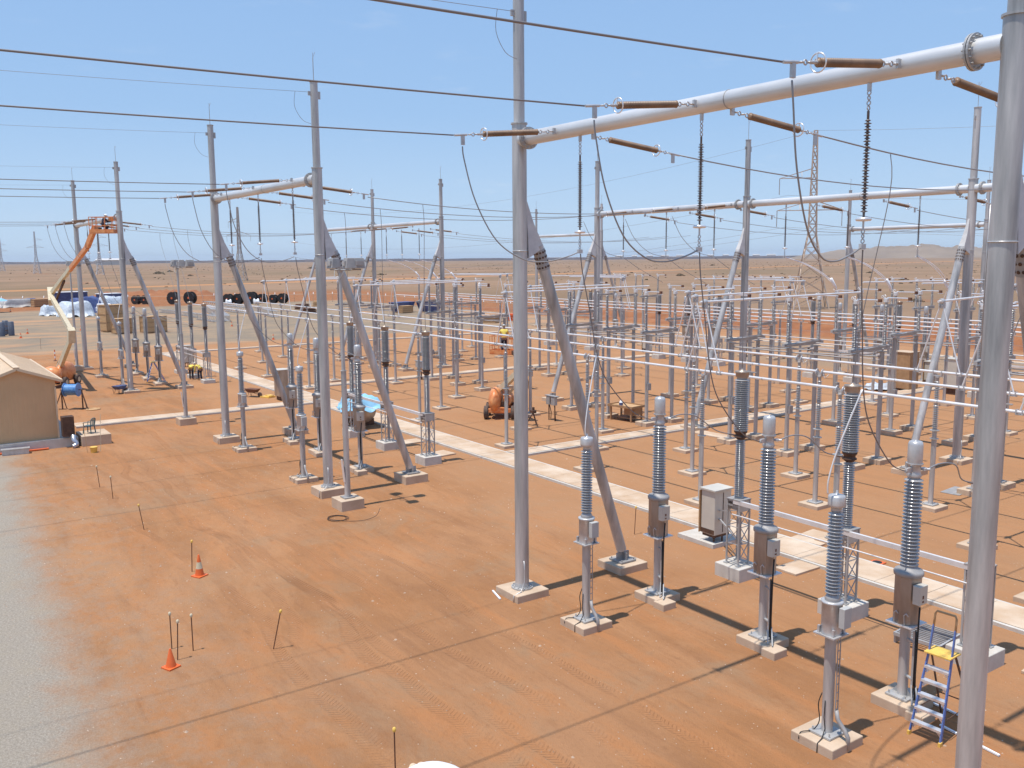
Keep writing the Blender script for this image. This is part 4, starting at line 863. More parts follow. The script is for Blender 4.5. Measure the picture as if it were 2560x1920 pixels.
# bucket with rods
t = root('bucket', (-51.06, 8.44, 0)); tag(t, 'yellow bucket with two thin rods, right of the landing', 'bucket')
MB().lathe([(.15, 0), (.19, .28), (.20, .30), (.17, .31)], 18).build('pail', 'yellow', t)
tag(MB().bar((0, 0, 0), (-.15, -.1, 1.6), .02).build('rod', 'wood', None, (-51.2, 8.15, 0)), 'thin rod leaning up beside the yellow bucket', 'rod')
tag(MB().bar((0, 0, 0), (-.2, .15, 2.0), .02).build('rod', 'cream', None, (-51.0, 8.75, 0)), 'long pale rod standing behind the yellow bucket', 'rod')
o = MB().box((0, 0, .14), (1.25, .35, .28)).box((0, -.02, .3), (1.35, .42, .03)).build('packing_box', 'casting', None, (-53.1, 5.0, 0)); o.rotation_euler.z = 1.45; tag(o, 'long low grey box on the ground in front of the shed gable', 'box')
tag(MB().tube((0, -2.4, .06), (0, 1.6, .06), .05, n=10).build('orange_pipe', 'orange_plastic', None, (-53.35, 5.0, 0)), 'orange pipe lying along the shed plinth', 'pipe')
# cable coil by the mast
b = MB()
for k in range(3): b.torus((.03 * k, .02 * k, .02 + .02 * k), .36 + .02 * k, .008, (0, .04 * k, 1), 26, 6)
b.path(smooth_pts([(.36, 0, .03), (.7, .3, .03), (.9, .8, .04), (.8, 1.3, .1), (.55, 1.6, .3)], 5), .009, 6)
tag(b.build('cable_coil', 'black', None, (-31.9, 13.75, 0)), 'coil of black cable on the ground at the floodlight mast footing', 'cable')
# wheelbarrows
def barrow(x, y, rz, m, label, tipped=False):
    t = root('wheelbarrow', (x, y, 0), rz); tag(t, label, 'wheelbarrow')
    MB().hull([(-.3, -.22, .34), (.3, -.2, .34), (.3, .2, .34), (-.3, .22, .34)], [(-.5, -.34, .62), (.5, -.30, .60), (.5, .30, .60), (-.5, .34, .62)]).build('tray', m, t)
    MB().lathe([(.17, -.04), (.19, -.02), (.19, .02), (.17, .04)], 16, (.62, 0, .19), (0, 1, 0)).build('wheel', 'tyre', t)
    for s in (-1, 1): MB().path([(.62, s * .06, .19), (.2, s * .16, .33), (-.9, s * .28, .55)], .02, 6).path([(-.2, s * .2, .33), (-.35, s * .24, 0), (-.45, s * .24, .38)], .018, 6).build('handle', 'dark_metal', t)
barrow(-73.1, 14.2, 2.2, 'blue', 'blue wheelbarrow at the foot of the farthest gantry post')
barrow(-65.1, 21.8, .6, 'rust', 'dark red wheelbarrow behind the left voltage transformer')
# workbench with bottle
t = root('workbench', (-41.3, 37.2, 0), 0.15); tag(t, 'rough timber workbench standing between steel columns past the trench', 'workbench')
MB().box((0, 0, .9), (1.9, 1.2, .04)).build('top', 'wood', t)
MB().box((0, -.62, .92), (1.96, .04, .14)).box((0, .62, .92), (1.96, .04, .14)).box((.97, 0, .92), (.04, 1.2, .14)).box((-.97, 0, .92), (.04, 1.2, .14)).build('rim', 'wood_brown', t)
for sx in (-.8, .8):
    for sy in (-.5, .5): MB().box((sx, sy, .44), (.09, .09, .88)).build('leg', 'wood_brown', t)
MB().box((.2, 0, .22), (1.1, .9, .03)).box((.45, .1, .62), (.75, .8, .5)).build('shelf', 'wood_brown', t)
t = root('water_bottle', (-41.5, 36.95, .92)); tag(t, 'blue and white drink cooler on the workbench top', 'bottle')
MB().lathe([(.12, 0), (.12, .18)], 14).build('body', 'blue', t); MB().lathe([(.12, .18), (.07, .26), (.05, .32)], 14).build('lid', 'white', t)
# tripod vise
t = root('pipe_vise', (-43.4, 31.6, 0)); tag(t, 'small dark tripod pipe vise just right of the nearest post', 'vise')
for k in range(3): MB().bar((0, 0, .75), (.45 * math.cos(2.1 * k), .45 * math.sin(2.1 * k), 0), .05).build('leg', 'dark_metal', t)
MB().box((0, 0, .82), (.36, .22, .16)).box((.02, 0, .98), (.12, .1, .22)).build('jaw', 'dark_metal', t)
# orange edged pit
t = root('pit_cover', (-16.6, 26.0, 0), .1); tag(t, 'small square orange rimmed pit beyond the trench beside the nearest breaker', 'pit')
MB().box((0, 0, .02), (.42, .42, .04)).build('frame', 'orange_plastic', t); MB().lathe([(.15, .0), (.15, .05)], 16).build('hole', 'black', t)
# blue A-frame ladders
def ladder(x, y, rz, label, h=1.75, full=True):
    t = root('step_ladder', (x, y, 0), rz); tag(t, label, 'step ladder')
    w0, w1, d = .33, .24, .62
    for s in (-1, 1):
        MB().bar((s * w0, 0, 0), (s * w1, d * .78, h + (.0)), .025, .075).build('rail', 'ladder_blue', t)
        MB().bar((s * (w0 + .03), d * 2.3, 0), (s * (w1 + .02), d * .95, h), .022, .05).build('rear_leg', 'dark_metal' if full else 'ladder_blue', t)
        MB().box((s * w0, 0, .04), (.05, .10, .09)).build('foot', 'yellow', t)
    n = 5
    for k in range(n):
        f = (k + 1) / (n + 1) * .98; w_ = w0 + (w1 - w0) * f
        b = MB().box((0, d * .78 * f, h * f), (2 * w_, .13, .05)); 
        for s in (-1, 1): b.bar((s * (w_ - .01), d * .78 * f, h * f - .12), (s * (w_ - .11), d * .78 * f, h * f - .015), .02, .06)
        b.build('step', 'alu_bright', t)
    MB().box((0, d * .9, h), (.56, .46, .035)).build('platform', 'yellow', t, None, .006)
    if full:
        for s in (-1, 1): MB().bar((s * w1, d * .78, h), (s * w1 * .95, d * .95, h + .55), .025, .06).build('guard_rail', 'ladder_blue', t)
        MB().path([(-w1 * .95, d * .95, h + .52), (-w1 * .93, d * 1.0, h + .78), (-w1 * .8, d * 1.02, h + .84), (w1 * .8, d * 1.02, h + .84), (w1 * .93, d * 1.0, h + .78), (w1 * .95, d * .95, h + .52)], .024, 8).build('handrail', 'wood', t)
    MB().bar((-w0 * .9, d * 1.8, .6), (w0 * .9, d * 1.8, .6), .02).bar((-w0, .25, .5), (-w0 * .95, d * 1.85, .5), .015).bar((w0, .25, .5), (w0 * .95, d * 1.85, .5), .015).build('spreader', 'dark_metal', t)
ladder(-9.58, 17.0, .06, 'blue step ladder with yellow platform and white treads, standing beside the nearest thick post')
ladder(-78.4, 17.4, -.3, 'small blue step ladder among the farthest current transformers', 1.7, False)
# grating stack, white battens
t = root('grating_panel', (-12.2, 21.5, 0), .1); tag(t, 'steel grating panel lying on the ground behind the step ladder', 'grating')
b = MB()
for k in range(11): b.box((0, -.55 + .11 * k, .26), (1.15, .03, .05))
b.build('bars', 'galv_dull', t); MB().box((-.58, 0, .14), (.05, 1.15, .3)).box((.58, 0, .14), (.05, 1.15, .3)).box((0, -.6, .26), (1.2, .05, .09)).build('frame', 'galv', t)
for a, b_, l in (((-9.7, 17.8), (-8.35, 17.62), 'white batten on the ground crossing behind the nearest thick post'), ((-10.6, 18.6), (-9.3, 18.5), 'thin white batten in the shade behind the step ladder'), ((-21.9, 14.4), (-21.2, 14.2), 'thin white stick beside the nearest post footing')):
    p, q = Vector((*a, .03)), Vector((*b_, .03)); tag(MB().bar((0, 0, 0), q - p, .05, .035).build('batten', 'white', None, p), l, 'batten')
# steel tub under blue tarpaulin, scraps of tarpaulin
t = root('steel_tank', (-49.5, 23.0, .1), .1); tag(t, 'brown steel tank half wrapped behind the slanted pipe of the middle gantry', 'tank')
MB().lathe([(.10, -1.0), (.62, -.98), (.72, -.8), (.72, .8), (.62, .98), (.10, 1.0)], 24, (0, 0, .95), (1, 0, 0)).build('shell', 'brown_steel', t)
for s in (-.6, .6): MB().box((s, 0, .2), (.15, 1.3, .4)).build('cradle', 'dark_metal', t)
def cloth(name, m, loc, sx, sy, h, seed, label, cat='tarpaulin', drop=.3, rz=0):
    rnd = random.Random(seed); n = 16; b = MB(); ph = [rnd.uniform(0, 6) for _ in range(6)]
    for top in (1, 0):
        for i in range(n + 1):
            for j in range(n + 1):
                x = (i / n - .5); y = (j / n - .5); e = max(abs(x), abs(y)) * 2
                z = h + .05 * math.sin(9 * x + ph[0]) * math.sin(8 * y + ph[1]) + .035 * math.sin(19 * x + 7 * y + ph[2]) + (h * .10 * math.sin(6 * x + ph[2]) * math.cos(7 * y + ph[4]) if h > 1.8 else 0) - drop * max(0, e - .72) / .28 * (1 + .10 * math.sin(14 * (x + y) + ph[3]))
                b.v.append((x * sx * (1 + .05 * math.sin(11 * y + ph[4])), y * sy * (1 + .05 * math.sin(9 * x + ph[5])), z - (0 if top else .02)))
    m_ = (n + 1) ** 2
    for i in range(n):
        for j in range(n):
            a = i * (n + 1) + j; b.face((a, a + n + 1, a + n + 2, a + 1), True); b.face((m_ + a, m_ + a + 1, m_ + a + n + 2, m_ + a + n + 1), True)
    for k in range(n):
        for a, c in ((k, k + 1), ((n) * (n + 1) + k, n * (n + 1) + k + 1), (k * (n + 1), (k + 1) * (n + 1)), (k * (n + 1) + n, (k + 1) * (n + 1) + n)): b.face((a, c, m_ + c, m_ + a))
    o = b.build(name, m, None, loc); o.rotation_euler.z = rz; return tag(o, label, cat)
cloth('tarpaulin', 'blue_tarp', (-49.3, 23.0, .12), 2.5, 1.9, 1.76, 4, 'pale blue tarpaulin draped over the tank behind the middle gantry brace', drop=.75, rz=.1)
cloth('tarpaulin', 'blue_tarp', (-54.1, 24.4, .12), 1.1, .8, .07, 9, 'scrap of pale blue tarpaulin on the trench cover', drop=.05)
# brown cabinet beside the trench corner
t = root('equipment_cabinet', (-62.4, 23.0, 0)); tag(t, 'tall brown steel cabinet by the trench corner, left of the tallest left post', 'cabinet')
MB().box((0, 0, 1.25), (1.0, .7, 1.9)).build('body', 'brown_steel', t, None, .015); MB().box((0, 0, 2.22), (1.1, .8, .04)).build('roof', 'cabinet', t); MB().box((0, 0, .2), (.8, .5, .3)).build('plinth', 'dark_metal', t)
tag(MB().box((0, 0, .05), (.9, .7, .1), .4).box((.1, .1, .14), (.6, .4, .06), .1).build('yellow_sack', 'yellow', None, (-64.2, 22.6, 0)), 'yellow scrap on the ground left of the brown cabinet', 'sack')
# far cabinets in the rear yard
t = root('equipment_cabinet', (-38.3, 62.3, 0)); tag(t, 'tan plywood clad cabinet on the far trench, seen behind slim posts at right', 'cabinet')
MB().box((0, 0, 1.5), (1.5, 1.2, 2.7)).build('body', 'wood_brown', t); MB().box((0, 0, 2.87), (1.6, 1.3, .04)).build('roof', 'conc', t)
cloth('plastic_sheet', 'white_wrap', (-39.4, 60.6, 0), 1.6, 1.3, .5, 11, 'crumpled pale plastic sheet at the foot of the tan cabinet', 'plastic sheet', .4)
t = root('equipment_cabinet', (-34.9, 63.0, 0)); tag(t, 'beige control cabinet seen behind the second row post at right', 'cabinet')
MB().box((0, 0, 1.5), (1.1, .9, 2.1)).build('body', 'cabinet', t, None, .02); MB().box((0, 0, 2.58), (1.2, 1.0, .05)).build('roof', 'cabinet', t); MB().box((0, 0, .22), (.9, .7, .45)).build('plinth', 'dark_metal', t)
for x, y, l in ((-66.0, 36.3, 'small grey box on posts, left of the nearest post, middle distance'), (-55.9, 40.3, 'grey junction box on thin legs between nearest post and its brace'), (-43.9, 33.4, 'pair of grey junction boxes behind the nearest brace')):
    t = root('junction_box', (x, y, 0)); tag(t, l, 'junction box')
    for s in (-.3, .3): MB().bar((s, 0, 0), (s, 0, 1.5), .05).build('leg', 'dark_metal', t)
    MB().box((0, 0, 1.55), (1.1, .3, .05)).build('shelf', 'galv_dull', t)
    for s in (-.25, .25): MB().box((s, -.02, 1.25), (.36, .22, .5)).build('box', 'galv', t, None, .01)
    MB().path([(-.25, 0, 1.0), (-.2, .1, .5), (-.25, .1, 0)], .025, 6).path([(.25, 0, 1.0), (.2, .1, .5), (.25, .1, 0)], .025, 6).build('cable', 'black', t)

# ================================================================= laydown yard
def crate(x, y, rz, sx, sy, sz, label):
    t = root('timber_crate', (x, y, 0), rz); tag(t, label, 'crate', 'timber crates')
    MB().box((0, 0, sz / 2 + .1), (sx, sy, sz)).build('side', 'wood', t)
    b = MB()
    for s in (-1, 1):
        for f in (.04, .35, .66, .97):
            b.box((0, s * (sy / 2 + .02), .1 + sz * f), (sx + .08, .04, .12)); b.box((s * (sx / 2 + .02), 0, .1 + sz * f), (.04, sy, .12))
        for q in (-1, 1): b.box((q * (sx / 2 - .06), s * (sy / 2 + .045), sz / 2 + .1), (.12, .03, sz))
    b.build('batten', 'wood_brown', t); MB().box((0, 0, sz + .13), (sx + .15, sy + .15, .06)).build('lid', 'wood', t)
crate(-139.6, 26.9, .35, 2.2, 3.3, 3.7, 'tallest plywood crate, behind the farthest gantry posts')
crate(-134.3, 27.0, .35, 1.5, 2.4, 2.0, 'low slatted crate in front of the tallest crate')
crate(-133.3, 30.9, .3, 2.0, 2.9, 2.2, 'wide plywood crate behind the brace of the farthest gantry')
crate(-150.4, 80.0, .2, 1.6, 2.4, 1.2, 'small timber crate beside the dark blue bins')
crate(-228.0, 29.5, .2, 2.4, 4.5, 1.6, 'low brown crate near the fence at far left')
def drum(x, y, R, label, w=1.2):
    t = root('cable_drum', (x, y, R), .6); tag(t, label, 'cable drum', 'black cable drums in a row')
    for s in (-1, 1): MB().lathe([(R, 0), (R, .08)], 26, (0, s * w / 2 - .04, 0), (0, 1, 0), smooth=False).build('flange', 'drum', t)
    MB().lathe([(R * .72, -w / 2), (R * .72, w / 2)], 22, (0, 0, 0), (0, 1, 0)).build('cable', 'black', t)
    MB().lathe([(R * .18, -.09 - w / 2), (R * .18, -.04 - w / 2)], 14, (0, 0, 0), (0, 1, 0), smooth=False).build('hub', 'orange_plastic', t)
for n, (x, y, R) in enumerate(((-224, 48.5, 1.05), (-222.4, 50.2, 1.05), (-217.3, 55.2, 1.45), (-215.9, 58.6, 1.45), (-208.5, 65.2, 1.2), (-208.1, 67.4, 1.2), (-206.5, 70.0, 1.4), (-208, 73.0, 1.1), (-206.5, 75.2, 1.0), (-205, 76.9, 1.15))):
    drum(x, y, R, f'black cable drum against the orange bank, {ORD[n]} from the left')
for x, y, l in ((-203.5, 63.6, 'left of two white drums beside the black ones'), (-202.5, 69.6, 'right of two white drums beside the black ones')):
    o = MB().lathe([(.2, -.5), (.7, -.48), (.7, -.40), (.45, -.38), (.45, .38), (.7, .40), (.7, .48), (.2, .5)], 20, (0, 0, .7), (0, 1, 0)).build('cable_drum', 'white', None, (x, y, 0)); tag(o, l, 'cable drum')
def truss(p, q, w, label, lift=0):
    p, q = Vector((*p, 0)), Vector((*q, 0)); L = (q - p).length; t = root('steel_lattice', (p.x, p.y, .1 + lift), math.atan2((q - p).y, (q - p).x)); tag(t, label, 'steel lattice', 'steel lattices laid on the ground')
    b = MB()
    for y in (-w / 2, w / 2):
        for z in (0, w): b.bar((0, y, z), (L, y, z), .12)
    b.build('chord', 'pylon', t); c = MB(); n = max(3, int(L / w))
    for i in range(n):
        a, d = L * i / n, L * (i + 1) / n
        for z in (0, w): c.bar((a, -w / 2, z), (d, w / 2, z), .07).bar((a, w / 2, z), (a, -w / 2, z), .07)
        for y in (-w / 2, w / 2): c.bar((a, y, 0), (d, y, w), .07)
    c.build('lacing', 'alu', t)
for n, (p, q, w) in enumerate((((-184.6, 44.3), (-175.9, 45.5), .5), ((-172, 45.2), (-162, 45.3), .6), ((-158, 44.2), (-149, 44.4), .9), ((-185, 53.5), (-168, 49.8), 1.0), ((-168, 50.5), (-149, 46.2), .9), ((-198.4, 56.9), (-181.3, 57.8), 1.2), ((-181, 55.5), (-168.5, 56.4), 1.1), ((-172, 59), (-154.4, 56.4), 1.0))):
    truss(p, q, w, f'grey steel lattice section lying in the gravel yard, {ORD[n]} of eight from the left')
def wrapped(x, y, sx, sy, h, m, seed, label, rz=.3):
    cloth('wrapped_load', m, (x, y, 0), sx, sy, h, seed, label, 'wrapped load', drop=h * .97, rz=rz)
wrapped(-182.5, 28.8, 4.2, 5.4, 2.6, 'white_wrap', 2, 'bright white wrapped pile between the lift boom and the far post')
wrapped(-194, 32.5, 4, 6, 3.0, 'blue', 3, 'dark blue covered pile behind the white wrapped one')
wrapped(-193.5, 37.0, 3.5, 4.5, 3.0, 'white_wrap', 5, 'pale wrapped stack just left of the far gantry post')
wrapped(-189, 25.5, 2.5, 3.4, 1.9, 'white_wrap', 15, 'small white wrapped bundle left of the bright pile')
wrapped(-229.5, 24.4, 3, 7.5, 1.8, 'galv_dull', 6, 'heap of grey and brown scrap near the far left fence')
wrapped(-233, 27.6, 2.5, 2.2, 1.8, 'blue', 8, 'small blue covered block beside the scrap heap')
def container(x, y, rz, sx, sy, h, label, m='blue'):
    t = root('site_container', (x, y, 0), rz); tag(t, label, 'container')
    b = MB().box((0, 0, h / 2 + .1), (sx, sy, h))
    for k in range(int(sy / .4)): b.box((sx / 2 + .02, -sy / 2 + .3 + .4 * k, h / 2 + .1), (.05, .15, h - .3))
    b.build('body', m, t); MB().box((0, 0, h + .16), (sx + .3, sy + .3, .12)).build('roof', 'white', t)
container(-221, 33.8, .25, 2.6, 7.0, 3.2, 'blue site container with a white roof behind the wrapped piles')
container(-213, 40.5, .25, 2.6, 4.5, 2.9, 'second blue container with white roof, right of the far gantry post')
def bin_(x, y, rz, label):
    t = root('skip_bin', (x, y, 0), rz); tag(t, label, 'bin')
    MB().hull([(-1.1, -1.5, .15), (1.1, -1.5, .15), (1.1, 1.5, .15), (-1.1, 1.5, .15)], [(-1.2, -2.3, 1.9), (1.2, -2.3, 1.9), (1.2, 2.3, 1.9), (-1.2, 2.3, 1.9)]).build('body', 'blue', t)
    MB().box((0, 0, 1.92), (2.5, 4.7, .08)).build('rim', 'blue', t)
    MB().box((1.2, 0, 1.0), (.08, .1, 1.6)).box((1.2, 1.2, 1.1), (.08, .1, 1.4)).box((1.2, -1.2, 1.1), (.08, .1, 1.4)).build('rib', 'blue', t)
bin_(-152.6, 80.5, .3, 'left of two dark blue skip bins in the far yard'); bin_(-150.4, 85.2, .2, 'right of two dark blue skip bins in the far yard')
# parked white utility vehicle behind the tallest crate
t = root('parked_car', (-190.5, 36.0, 0), 1.4); tag(t, 'white vehicle roof showing above the tallest timber crate', 'car')
MB().hull([(-2.3, -.9, .45), (2.3, -.9, .45), (2.3, .9, .45), (-2.3, .9, .45)], [(-2.3, -.88, 1.15), (2.2, -.85, 1.1), (2.2, .85, 1.1), (-2.3, .88, 1.15)]).hull([(-2.2, -.85, 1.1), (1.2, -.85, 1.1), (1.2, .85, 1.1), (-2.2, .85, 1.1)], [(-2.0, -.72, 1.85), (.4, -.72, 1.85), (.4, .72, 1.85), (-2.0, .72, 1.85)]).build('body', 'white', t, None, .05)
MB().hull([(.48, -.68, 1.78), (1.22, -.78, 1.16), (1.22, .78, 1.16), (.48, .68, 1.78)], [(.52, -.68, 1.80), (1.26, -.78, 1.18), (1.26, .78, 1.18), (.52, .68, 1.80)]).build('windscreen', 'glass_dark', t)
for a in (-1.5, 1.45):
    for s in (-.86, .86): MB().lathe([(.36, -.12), (.38, 0), (.36, .12)], 16, (a, s, .38), (0, 1, 0)).build('wheel', 'tyre', t)
# pipe stack near the left edge, umbrella
t = root('pipe_stand', (-140.8, 13.4, 0)); tag(t, 'dark blue grey upright cylinders linked by bars at the left edge', 'stand')
for x, y in ((0, .6), (-3.0, .2), (-4.0, -1.2), (.6, -.6)): MB().lathe([(.38, 0), (.38, 1.9), (.3, 1.95)], 14, (x, y, 0)).build('cylinder', 'slate', t)
MB().bar((0, .6, .7), (-4, -5, .7), .12).bar((0, .4, 1.3), (-4, -1, 1.3), .10).bar((0.3, 0, .2), (-2, -5, .2), .12).build('bar', 'dark_metal', t)
t = root('shade_umbrella', (-208, 18.6, 0)); tag(t, 'pale blue and white umbrella at the left edge of the yard', 'umbrella')
MB().lathe([(1.9, 2.3), (1.1, 2.75), (.05, 3.0)], 8, smooth=False).build('canopy', 'blue_tarp', t); MB().tube((0, 0, 0), (0, 0, 2.9), .04, n=8).build('pole', 'dark_metal', t)
t = root('trestle', (-206.8, 18.0, 0)); tag(t, 'rust red bench machine under the umbrella', 'machine'); MB().box((0, 0, .8), (1.4, 1.6, .9)).build('top', 'rust', t)
for a in (-.5, .5): MB().bar((a, 0, 0), (a, 0, .5), .1).build('leg', 'dark_metal', t)
# assorted materials stored behind the busbars
rnd = random.Random(5)
for n, (x, y, m, l) in enumerate(((-186, 78, 'wood', 'pile of timber pallets left of the skip bins'), (-120, 84, 'orange_plastic', 'orange crate in the far yard behind the nearest post'), (-176, 70, 'rust', 'reddish brown pallet stack behind the left busbars'), (-118, 78, 'wood', 'timber pallet with white film in the far yard, left of the nearest post'), (-163, 66, 'rust', 'low brown stack behind the tallest left post'))):
    t = root('pallet_stack', (x, y, 0), rnd.uniform(0, .6)); tag(t, l, 'pallet stack')
    for k in range(3): MB().box((0, 0, .1 + .38 * k), (2.2, 2.4, .12)).box((0, 0, .26 + .38 * k), (2.0 - .2 * k, 2.2, .2)).build('layer', m, t)
# fences: steel posts with white cranked tops, rail and mesh wires
def fence(pts, h, step, label, top='white'):
    t = root('fence', (*pts[0], 0)); tag(t, label, 'fence'); o = Vector((*pts[0], 0)); r_ = MB(); k_posts = []
    for a, b in zip(pts, pts[1:]):
        a, b = Vector((*a, 0)) - o, Vector((*b, 0)) - o; n = max(1, round((b - a).length / step))
        r_.tube(a + Vector((0, 0, h)), b + Vector((0, 0, h)), .045, n=6)
        for z in (.15, h * .5): r_.bar(a + Vector((0, 0, z)), b + Vector((0, 0, z)), .018)
        k_posts += [a.lerp(b, i / n) for i in range(n)]
    r_.build('rail', 'pylon_warm', t)
    for p in k_posts[:98]:
        q = MB().tube(p, p + Vector((0, 0, h)), .04, n=6).build('post', 'pylon_warm', t)
        MB().bar(p + Vector((0, 0, h)), p + Vector((-.25, .12, h + .45)), .10 if top == 'white' else .06).build('cranked_top', top, q)
fence([(-240, 12), (-234.3, 21.8), (-221, 46), (-210.9, 72.4), (-200, 92), (-130, 93)], 1.9, 4.4, 'far fence with white cranked tops in front of the orange bank at left')
fence([(-130, 93), (-106, 92.4), (12, 92.2)], 1.9, 3.4, 'far fence running along the orange bank behind the right busbars', 'pylon_warm')
# ================================================================= far away: pylons, buildings, shrubs
def pylon(x, y, h, label, m='pylon', rz=.5, wb=5.2, arms=((.60, 4.6), (.74, 3.9), (.74, -3.9)), th=.14, strings=True):
    t = root('transmission_tower', (x, y, 0), rz); tag(t, label, 'pylon', 'lattice transmission towers')
    def wd(f): return wb * (1 - f / .42) + 1.5 * (f / .42) if f < .42 else 1.5 - (f - .42) / .58 * .9
    b = MB(); lv = [0, .09, .18, .27, .35, .42, .48, .54, .60, .66, .72, .78, .84, .90, .95, 1.0]
    for s in (-1, 1):
        for q in (-1, 1):
            for f0, f1 in zip(lv, lv[1:]): b.bar((s * wd(f0) / 2, q * wd(f0) / 2, h * f0), (s * wd(f1) / 2, q * wd(f1) / 2, h * f1), th)
    b.build('leg', m, t); c = MB()
    for f0, f1 in zip(lv, lv[1:]):
        a, d = wd(f0) / 2, wd(f1) / 2
        cs = [(-1, -1), (1, -1), (1, 1), (-1, 1)]
        for k in range(4):
            p, q = cs[k], cs[(k + 1) % 4]
            c.bar((p[0] * a, p[1] * a, h * f0), (q[0] * d, q[1] * d, h * f1), th * .6).bar((q[0] * a, q[1] * a, h * f0), (p[0] * d, p[1] * d, h * f1), th * .6).bar((p[0] * d, p[1] * d, h * f1), (q[0] * d, q[1] * d, h * f1), th * .5)
    c.build('lacing', m, t)
    for f, L in arms:
        s = 1 if L > 0 else -1; a = MB(); w0 = wd(f) / 2; tip = Vector((L, 0, h * f))
        for q in (-1, 1): a.bar((s * w0, q * w0, h * f), tip, th * .7).bar((s * w0, q * w0, h * (f + .05)), tip, th * .6)
        for k in (.3, .6): a.bar(Vector((s * w0, -w0, h * f)).lerp(tip, k), Vector((s * w0, w0, h * (f + .05))).lerp(tip, k), th * .4)
        ar = a.build('crossarm', m, t)
        if strings: MB().tube(tip, tip - Vector((0, 0, 3.0)), .07, n=6).build('insulator', 'galv_dull', ar)
pylon(-109.1, 144.6, 33.0, 'nearest lattice tower, rising behind the right gantry span', 'pylon_warm', .75, 6.4, arms=((.74, -6.2), (.56, -6.5), (.56, 5.2)), th=.17)
pylon(-449, 147, 36, 'lattice tower behind the middle gantry brace', 'pylon', .9, th=.24, arms=((.62, 6), (.62, -6), (.80, -5)))
for x, y, h, l in ((-881, 111, 36, 'small lattice tower on the left horizon, second from the edge'), (-1145, 110, 36, 'small lattice tower at the very left edge'), (-747, 137, 35, 'lattice tower between the two posts of the farthest gantry')):
    pylon(x, y, h, l, 'pylon_far', 1.2, th=.26, arms=((.62, 7), (.62, -7), (.80, 6)), strings=False)
P1 = Vector((-109.1, 144.6, 33))
for z, dx, l in ((33, 0, 'topmost'), (21.3, -4.6, 'left arm'), (15.4, -4.8, 'lower left arm'), (15.4, 3.9, 'lower right arm')):
    wire('line_wire', sag((P1.x + dx * .73, P1.y + dx * .68, z), (P1.x - 240, P1.y - 10, z - 4), 6, 20), .022, f'hair thin line wire going left from the nearest lattice tower, {l}', 'cable', 'wire', n=4)
    wire('line_wire', sag((P1.x + dx * .73, P1.y + dx * .68, z), (P1.x + 160, P1.y + 40, z + 1), 4, 20), .022, f'hair thin line wire going right from the nearest lattice tower, {l}', 'cable', 'wire', n=4)
t = root('warehouse', (-2941, 585, 0), math.atan2(113, 22.5)); tag(t, 'long pale building on the left horizon behind the farthest gantry', 'building')
MB().box((0, 0, 7), (112, 50, 14)).build('wall', 'conc_grey', t); MB().hull([(-58, -28, 14), (58, -28, 14), (58, 28, 14), (-58, 28, 14)], [(-50, -2, 19), (50, -2, 19), (50, 2, 19), (-50, 2, 19)]).build('roof', 'town_white', t)
hz = [(-4255.5, 3640.1), (-4194.9, 3709.8), (-4133.4, 3778.3), (-4071.0, 3845.4), (-4007.9, 3911.1), (-3944.0, 3975.5), (-3879.5, 4038.5), (-3814.5, 4100.0), (-3748.9, 4160.1), (-3682.8, 4218.6), (-3616.4, 4275.7), (-3549.7, 4331.3)]
rnd = random.Random(12)
for n, (x, y) in enumerate(hz):
    s = rnd.uniform(.7, 1.2); t = root('town_building', (x, y, 6), .85 + rnd.uniform(-.2, .2)); tag(t, f'tiny pale town building on the horizon, {ORD[n]} from the left', 'building', 'town buildings on the horizon')
    MB().box((0, 0, 6), (44 * s, 22, 13)).build('wall', 'town_white', t); MB().hull([(-24 * s, -12, 12.5), (24 * s, -12, 12.5), (24 * s, 12, 12.5), (-24 * s, 12, 12.5)], [(-24 * s, -.5, 16), (24 * s, -.5, 16), (24 * s, .5, 16), (-24 * s, .5, 16)]).build('roof', 'town_white', t)
def shrub(x, y, s, seed, label):
    rnd = random.Random(seed); t = root('shrub', (x, y, 0)); tag(t, label, 'shrub', 'dark shrubs dotted over the plain')
    b = MB()
    for _ in range(420):
        a = rnd.uniform(0, 2 * PI); r = s * math.sqrt(rnd.random()) * (0.8 + .35 * math.sin(3 * a + seed)); z = s * .45 * rnd.random() ** .7 * max(.15, 1 - (r / s) ** 2); c = Vector((r * math.cos(a), r * math.sin(a), z)); q = s * .10
        d1 = Vector((rnd.uniform(-1, 1), rnd.uniform(-1, 1), rnd.uniform(-.6, 1))) * q; d2 = Vector((rnd.uniform(-1, 1), rnd.uniform(-1, 1), rnd.uniform(-.6, 1))) * q
        o = len(b.v); b.v += [tuple(c), tuple(c + d1), tuple(c + d1 + d2), tuple(c + d2)]; b.face((o, o + 1, o + 2, o + 3))
    b.build('foliage', 'shrub', t); k = MB()
    for i in range(5): k.tube((0, 0, -.1), (s * .4 * math.cos(i * 1.3), s * .4 * math.sin(i * 1.3), s * .25), .03 * s, .01 * s, 5)
    k.build('stem', 'bark', t)
for n, (x, y, s, l) in enumerate(((-737, 177, 7, 'behind the farthest floodlight mast'), (-858, 216, 5, 'near the middle gantry, far off'), (-342, 345, 4.2, 'near the horizon right of the nearest brace'), (-963, 396, 8, 'between the middle gantry posts'), (-211, 339, 3.2, 'on the plain near the right hand gantry post'), (-110, 182, 2.6, 'closest to the right busbars'), (-306, 458, 3.2, 'left of the right gantry posts'), (-161, 193, 2.4, 'beside the nearest lattice tower base'), (-616, 168, 3.5, 'just right of the floodlight mast at left'), (-1120, 792, 8, 'far off, right of the nearest post'), (-707, 763, 5, 'far off at the centre right'), (-520, 260, 4, 'beyond the tallest left post'))):
    shrub(x, y, s * .62, n + 3, 'low dark shrub on the plain, ' + l)
